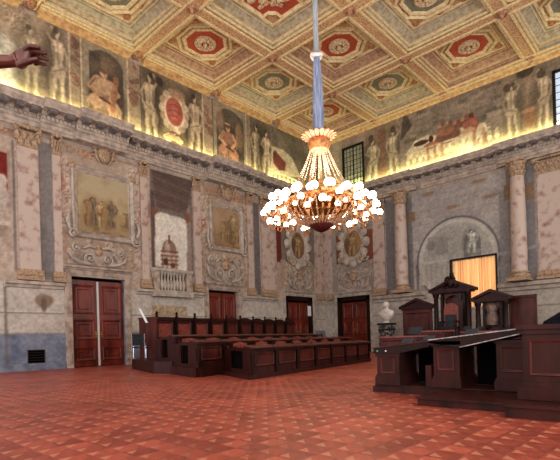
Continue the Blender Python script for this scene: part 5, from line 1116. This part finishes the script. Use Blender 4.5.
# bust on pedestal
def bust():
    s, off = 6.1, 1.6; fr = lambda a, o, z: (s+a*1.2, -off-o, z); zt = 3.22; zs = 1.94
    t = thing('bust_pedestal', 'dark tapering stand with mottled marble bands under the white bust', 'pedestal', fr(0, 0, 0))
    q = MB(fr); q.box(-.42, .42, -.4, .4, 0, .25); q.box(-.34, .34, -.32, .32, .25, zs-.2); q.build('shaft', mat('mottled_black_marble', (30, 26, 28), (150, 140, 136), .4, 5, .5, .62), t)
    q = MB(fr); q.box(-.4, .4, -.38, .38, zs-.2, zs-.08); q.box(-.36, .36, -.34, .34, zs-.55, zs-.45); q.build('cap', M_IRON, t)
    b = thing('marble_bust', 'white marble bust of a man on a dark stand before the back wall', 'bust', fr(0, 0, zs-.08)); H = zt-zs+.08; z0 = zs-.08
    q = MB(fr); q.lathe([(.2, z0), (.2, z0+.05), (.1, z0+.1), (.14, z0+.18)], 0, 0, 14); q.build('socle', M_WHITE, b, smooth=.7)
    ring = lambda rx, ry, z, dy=0: [(rx*math.cos(2*PI*i/18), dy+ry*math.sin(2*PI*i/18), z) for i in range(18)]
    hz = z0+H
    q = MB(fr); q.loops([ring(.1, .1, z0+.15), ring(.3, .2, z0+.2*H+.05), ring(.42, .25, z0+.36*H), ring(.44, .24, z0+.5*H), ring(.36, .2, z0+.58*H), ring(.16, .14, z0+.64*H), ring(.11, .11, z0+.69*H), ring(.12, .13, z0+.74*H, .02), ring(.155, .18, z0+.8*H, .03), ring(.17, .19, z0+.88*H, .01), ring(.15, .17, z0+.95*H), ring(.07, .08, hz)]); q.build('torso_and_head', M_WHITE, b, smooth=1.3)
    q = MB(fr); q.ball(0, .21, z0+.83*H, .035, 6, 5, (.8, 1, 1.5))
    for sx in (-1, 1): q.ball(sx*.16, 0, z0+.83*H, .035, 6, 5, (.5, 1, 1.4))
    q.tube([(-.3, .2, z0+.3*H), (-.1, .26, z0+.46*H), (.1, .24, z0+.6*H)], .03, 5); q.tube([(.34, .18, z0+.32*H), (.2, .24, z0+.5*H)], .03, 5); q.build('face_and_drapery', M_WHITE, b, smooth=1)
bust()
# ------------------------------------------------------------------ chandelier
CX, CY = 12.1, -15.946
M_LAMP = mat('lit_globe', (255, 240, 220), None, .4, emit=(255, 226, 190), estr=14)
M_CRYS = mat('crystal_bead', (206, 170, 142), (150, 100, 74), .12, 12, .4, .6, emit=(255, 196, 150), estr=.06, spec=.6)  # faint emission stands in for lamplight caught by the beads
M_GOLDL = mat('lit_brass', (170, 112, 66), (110, 68, 40), .35, 9, metal=.6, emit=(255, 150, 70), estr=.05)
ch = thing('chandelier', 'huge lit crystal chandelier with rings of white globe lamps', 'chandelier', (CX, CY, 4.4))
FK = lambda s, o, z: (CX+s, CY+o, z)
q = MB(FK); q.tube([(0, 0, 15.6), (0, 0, 10.1)], .085, 10); q.build('upper_sleeve', mat('grey_blue_cloth', (168, 172, 176), (124, 130, 138), .8, 5, stretch=(6, 6, .4)), ch, smooth=.8)
q = MB(FK); n = 20
lp = []
for z, r in ((9.9, .09), (9.4, .12), (8.8, .15), (8.2, .165), (7.7, .15), (7.5, .12)): lp.append([(r*(1+.16*math.cos(5*a+z))*math.cos(a), r*(1+.16*math.cos(5*a+z))*math.sin(a), z) for a in [2*PI*i/n for i in range(n)]])
q.loops(lp); q.build('blue_sleeve', mat('blue_cloth', (138, 148, 176), (90, 102, 136), .8, 5, stretch=(6, 6, .4)), ch, smooth=1)
q = MB(FK); q.tube([(.16*math.cos(a), .16*math.sin(a), 9.98+.04*math.sin(2*a)) for a in [2*PI*i/16 for i in range(17)]], .055, 7); q.ball(0, 0, 10.0, .14, 10, 6, (1, 1, .7)); q.build('knot', mat('white_knot', (206, 202, 204), None, .8), ch, smooth=1)
q = MB(FK); q.lathe([(.1, 7.5), (.26, 7.4), (.34, 7.3), (.36, 7.14), (.3, 6.98), (.16, 6.9)], 0, 0, 18); q.build('crown_drum', M_GOLDL, ch, smooth=.6)
for k in range(18):
    a = 2*PI*k/18; ca, sa = math.cos(a), math.sin(a); q = MB(FK)
    P = lambda r, t, z: (r*ca-t*sa, r*sa+t*ca, z)
    q.loops([[P(.3, -.04, 7.32), P(.3, .04, 7.32), P(.32, .04, 7.3), P(.32, -.04, 7.3)], [P(.45, -.075, 7.44), P(.45, .075, 7.44), P(.47, .075, 7.42), P(.47, -.075, 7.42)], [P(.56, -.025, 7.46), P(.56, .025, 7.46), P(.57, .025, 7.43), P(.57, -.025, 7.43)]]); q.build('crown_petal', mat_cache('lit_petal', (176, 112, 84), (140, 84, 60)), ch)
def strand(p0, p1, n, r, sag, name):
    q = MB(FK)
    for i in range(n+1):
        t = i/n; x = p0[0]+(p1[0]-p0[0])*t; y = p0[1]+(p1[1]-p0[1])*t; z = p0[2]+(p1[2]-p0[2])*t-sag*math.sin(PI*t)
        k = q.fr; q.add([(x+r, y, z), (x-r, y, z), (x, y+r, z), (x, y-r, z), (x, y, z+r*1.3), (x, y, z-r*1.3)], [(0, 2, 4), (2, 1, 4), (1, 3, 4), (3, 0, 4), (2, 0, 5), (1, 2, 5), (3, 1, 5), (0, 3, 5)])
    return q.build(name, M_CRYS, ch)
for k in range(20):
    a = 2*PI*k/20; strand((.3*math.cos(a), .3*math.sin(a), 6.95), (1.05*math.cos(a), 1.05*math.sin(a), 5.55), 26, .02, .14, 'crystal_chain')
for k in range(8):
    a = 2*PI*k/8; strand((.16*math.cos(a), .16*math.sin(a), 6.95), (.35*math.cos(a), .35*math.sin(a), 6.0), 16, .03, 0, 'crystal_chain')
for k in range(30):
    a = 2*PI*k/30; strand((1.12*math.cos(a), 1.12*math.sin(a), 5.22), (.4*math.cos(a), .4*math.sin(a), 4.62), 16, .036, .12, 'bowl_strand')
q = MB(FK); rr = lambda R, z, th, nm=40: q.tube([(R*math.cos(2*PI*i/nm), R*math.sin(2*PI*i/nm), z) for i in range(nm+1)], th, 6)
rr(1.05, 5.55, .05); rr(1.12, 5.25, .06); rr(.75, 4.95, .03); q.lathe([(1.14, 5.2), (1.2, 5.28), (1.14, 5.36), (1.1, 5.36), (1.1, 5.2)], 0, 0, 36); q.build('rings', M_GOLDL, ch, smooth=.8)
q = MB(FK); q.lathe([(.05, 4.38), (.2, 4.44), (.36, 4.56), (.4, 4.66), (.34, 4.68), (.1, 4.6)], 0, 0, 20); q.build('base_bowl', mat('dark_red_bowl', (92, 34, 28), (60, 20, 18), .4, 8), ch, smooth=.8)
q = MB(FK); q.tube([(0, 0, 4.5), (0, 0, 7.0)], .03, 8); q.build('stem', M_BRASS, ch)
def lamp(R, a, z, r, zr, Rr):
    ca, sa = math.cos(a), math.sin(a)
    q = MB(FK); q.tube([(Rr*ca, Rr*sa, zr), ((Rr+.2)*ca, (Rr+.2)*sa, zr-.16), ((R-.12)*ca, (R-.12)*sa, z-.32), (R*ca, R*sa, z-.26), (R*ca, R*sa, z-.1)], .022, 5); q.lathe([(.03, z-.14), (.07, z-.1), (.05, z-.07)], R*ca, R*sa, 8); la = q.build('lamp_arm', M_GOLDL, ch)
    q = MB(FK); q.ball(R*ca, R*sa, z, r, 10, 7); q.build('globe_lamp', M_LAMP, la, smooth=2)
for k in range(20):
    a = 2*PI*(k+.5)/20; lamp(1.62+.1*(k % 3-1), a, 5.32+.06*(k % 2), .11+.015*(k % 2), 5.3, 1.15)
for k in range(20): a = 2*PI*k/20; lamp(1.84-.08*(k % 2), a+.03*(k % 3), 5.1-.08*(k % 3), .1+.015*(k % 2), 5.3, 1.15)
for k in range(16): a = 2*PI*(k+.3)/16; lamp(1.3, a, 5.52-.05*(k % 2), .125, 5.35, 1.1)
for k in range(10): a = 2*PI*(k+.1)/10; lamp(1.42, a, 4.88, .085, 5.25, 1.1)
for k in range(14): a = 2*PI*(k+.4)/14; lamp(1.2, a, 5.08, .065, 5.2, 1.0)
for k in range(20):
    a = 2*PI*k/20; b_ = a+.25; strand((1.18*math.cos(a), 1.18*math.sin(a), 5.25), (1.62*math.cos(b_), 1.62*math.sin(b_), 5.05), 9, .03, .18, 'crystal_festoon')

# ------------------------------------------------------------------ bronze statue whose hand reaches into view
SXc, SYc = 15.724, -27.04
fs = FR(SXc, SYc, .7315, .6812)
st = thing('bronze_statue', 'dark bronze statue stretching out an open hand from the left edge', 'statue', (SXc, SYc, 1.22))
X = lambda u: (u+128.3)/114.75
ZZ = lambda v, u=20: 1+(347-.0-v-.0)/114.75-(u-20)*.00025
q = MB(fs)
sh = (.26, 0, 3.46)
q.tube([(.1, 0, 3.44), sh, (.6, .02, 3.455), (.74, .02, 3.47), (X(2), .03, ZZ(63)), (X(14), .03, ZZ(63)), (X(20), .03, ZZ(61))], [.12, .105, .085, .075, .055, .05, .06], 10)
q.loops([[(X(u)+.0, .03+d*math.cos(a), ZZ(v)+h*math.sin(a)) for a in [2*PI*i/12 for i in range(12)]] for u, v, d, h in ((13, 63, .035, .045), (18, 61, .036, .072), (24, 60.5, .034, .095), (28, 59.5, .034, .085), (31, 57, .03, .055), (33, 55.5, .02, .03))])
for (o0, pts, r0) in ((.05, ((27, 54), (34, 51), (41, 52.5), (45.5, 54.5)), .021), (.01, ((28, 54.5), (36, 53), (44, 55), (49.5, 57.5)), .023), (-.04, ((29, 56), (36, 55.5), (43, 57.5), (48, 60)), .022), (-.09, ((29, 57.5), (35, 58), (40, 60), (43.5, 61.5)), .018)):
    q.tube([(X(u), o0+.012*i, ZZ(v)) for i, (u, v) in enumerate(pts)], [r0*1.15, r0, r0*.9, r0*.75], 8)
q.tube([(X(22), .05, ZZ(68)), (X(29), .09, ZZ(69)), (X(37), .1, ZZ(68)), (X(44), .1, ZZ(66.5))], [.036, .031, .026, .02], 8)
# torso, head, legs, other arm
ring = lambda s, rx, ry, z, dy=0: [(s+rx*math.cos(2*PI*i/16), dy+ry*math.sin(2*PI*i/16), z) for i in range(16)]
q.loops([ring(0, .2, .15, 2.3), ring(0, .23, .17, 2.55), ring(0, .19, .14, 2.8), ring(0, .24, .17, 3.15), ring(0, .28, .17, 3.4), ring(0, .18, .13, 3.53), ring(0, .07, .07, 3.6), ring(0, .07, .07, 3.66), ring(.01, .1, .12, 3.74, .02), ring(.01, .12, .14, 3.84), ring(.01, .11, .13, 3.94), ring(.01, .04, .05, 4.0)])
for sd in (-1, 1):
    q.tube([(sd*.11, 0, 2.45), (sd*.14, .03, 1.95), (sd*.14, .0, 1.85), (sd*.15, -.02, 1.4), (sd*.15, 0, 1.27)], [.13, .1, .085, .06, .06], 10)
    q.tube([(sd*.15, -.06, 1.27), (sd*.17, .1, 1.26), (sd*.18, .18, 1.25)], [.05, .055, .03], 8)
q.tube([(-.22, 0, 3.44), (-.34, 0, 3.1), (-.32, .08, 2.75), (-.3, .14, 2.6)], [.1, .075, .055, .05], 10); q.ball(-.3, .15, 2.54, .07, 8, 6)
body = q.build('body', M_BRONZE, st, smooth=2)
rm = body.modifiers.new('skin', 'REMESH'); rm.mode = 'VOXEL'; rm.voxel_size = .008; rm.use_smooth_shade = True

q = MB(fs); q.lathe([(.24, 2.5), (.33, 2.3), (.3, 2.0), (.36, 1.75)], 0, 0, 16); q.build('drapery', M_BRONZE, st, smooth=1)
t = thing('statue_plinth', 'stone plinth carrying the bronze statue, outside the left edge', 'plinth', (SXc, SYc, 0))
q = MB(fs); q.box(-.4, .4, -.35, .35, 0, .2); q.box(-.33, .33, -.28, .28, .2, 1.05); q.box(-.4, .4, -.35, .35, 1.05, 1.19); q.build('block', M_STONE, t)

# ------------------------------------------------------------------ light
def area(name, loc, target, sx, sy, power, col):
    d = bpy.data.lights.new(name, 'AREA'); d.shape = 'RECTANGLE'; d.size = sx; d.size_y = sy; d.energy = power; d.color = col
    o = bpy.data.objects.new(name, d); o.location = loc; o.rotation_euler = (Vector(target)-Vector(loc)).to_track_quat('-Z', 'Y').to_euler(); COL.objects.link(o); return o
w = bpy.data.worlds.new('World'); bpy.context.scene.world = w; w.use_nodes = True
w.node_tree.nodes['Background'].inputs[0].default_value = (1.0, .97, .94, 1); w.node_tree.nodes['Background'].inputs[1].default_value = 1.8
# concealed strip lamps on top of the cornice
COVE = (1.0, .95, .46)
for k in range(5):
    y0 = -30+6*k; area('cove_lamp', (.26, y0+3, 11.66), (.0, y0+3, 11.86), 5.9, .08, 95, COVE)
for k in range(4):
    x0 = 0+6*k; area('cove_lamp', (x0+3, -.26, 11.66), (x0+3, 0, 11.86), 5.9, .08, 95, COVE)
# tall windows behind the camera
area('window_light', (23, -30, 7), (6, -12, 6), 9, 8, 700, (1, .97, .94))
area('window_light', (3, -30.5, 3.2), (2.0, -17, .8), 4, 4, 260, (.62, .74, 1.0))
area('chandelier_glow', (CX, CY, 6.2), (CX, CY, 15), 2.2, 2.2, 300, (1, .88, .68))

# ------------------------------------------------------------------ camera
cam = bpy.data.cameras.new('camera'); co = bpy.data.objects.new('camera', cam); COL.objects.link(co)
cam.sensor_fit = 'HORIZONTAL'; cam.sensor_width = 36; cam.lens = 459.012/560*36
cam.shift_y = (339.776-230)/560; cam.clip_end = 200; cam.clip_start = .05
R_ = Vector((.7315027, .6812123, -.0292152)); U_ = Vector((.0213801, .0199102, .9995732)); F_ = Vector((-.6815032, .7318151, 0))
m = Matrix((R_, U_, -F_)).transposed().to_4x4(); m.translation = Vector((21.0, -27.591, 1.0)); co.matrix_world = m
bpy.context.scene.camera = co
vs = bpy.context.scene.view_settings; vs.view_transform = 'Standard'; vs.look = 'None'; vs.exposure = 0; vs.gamma = 1
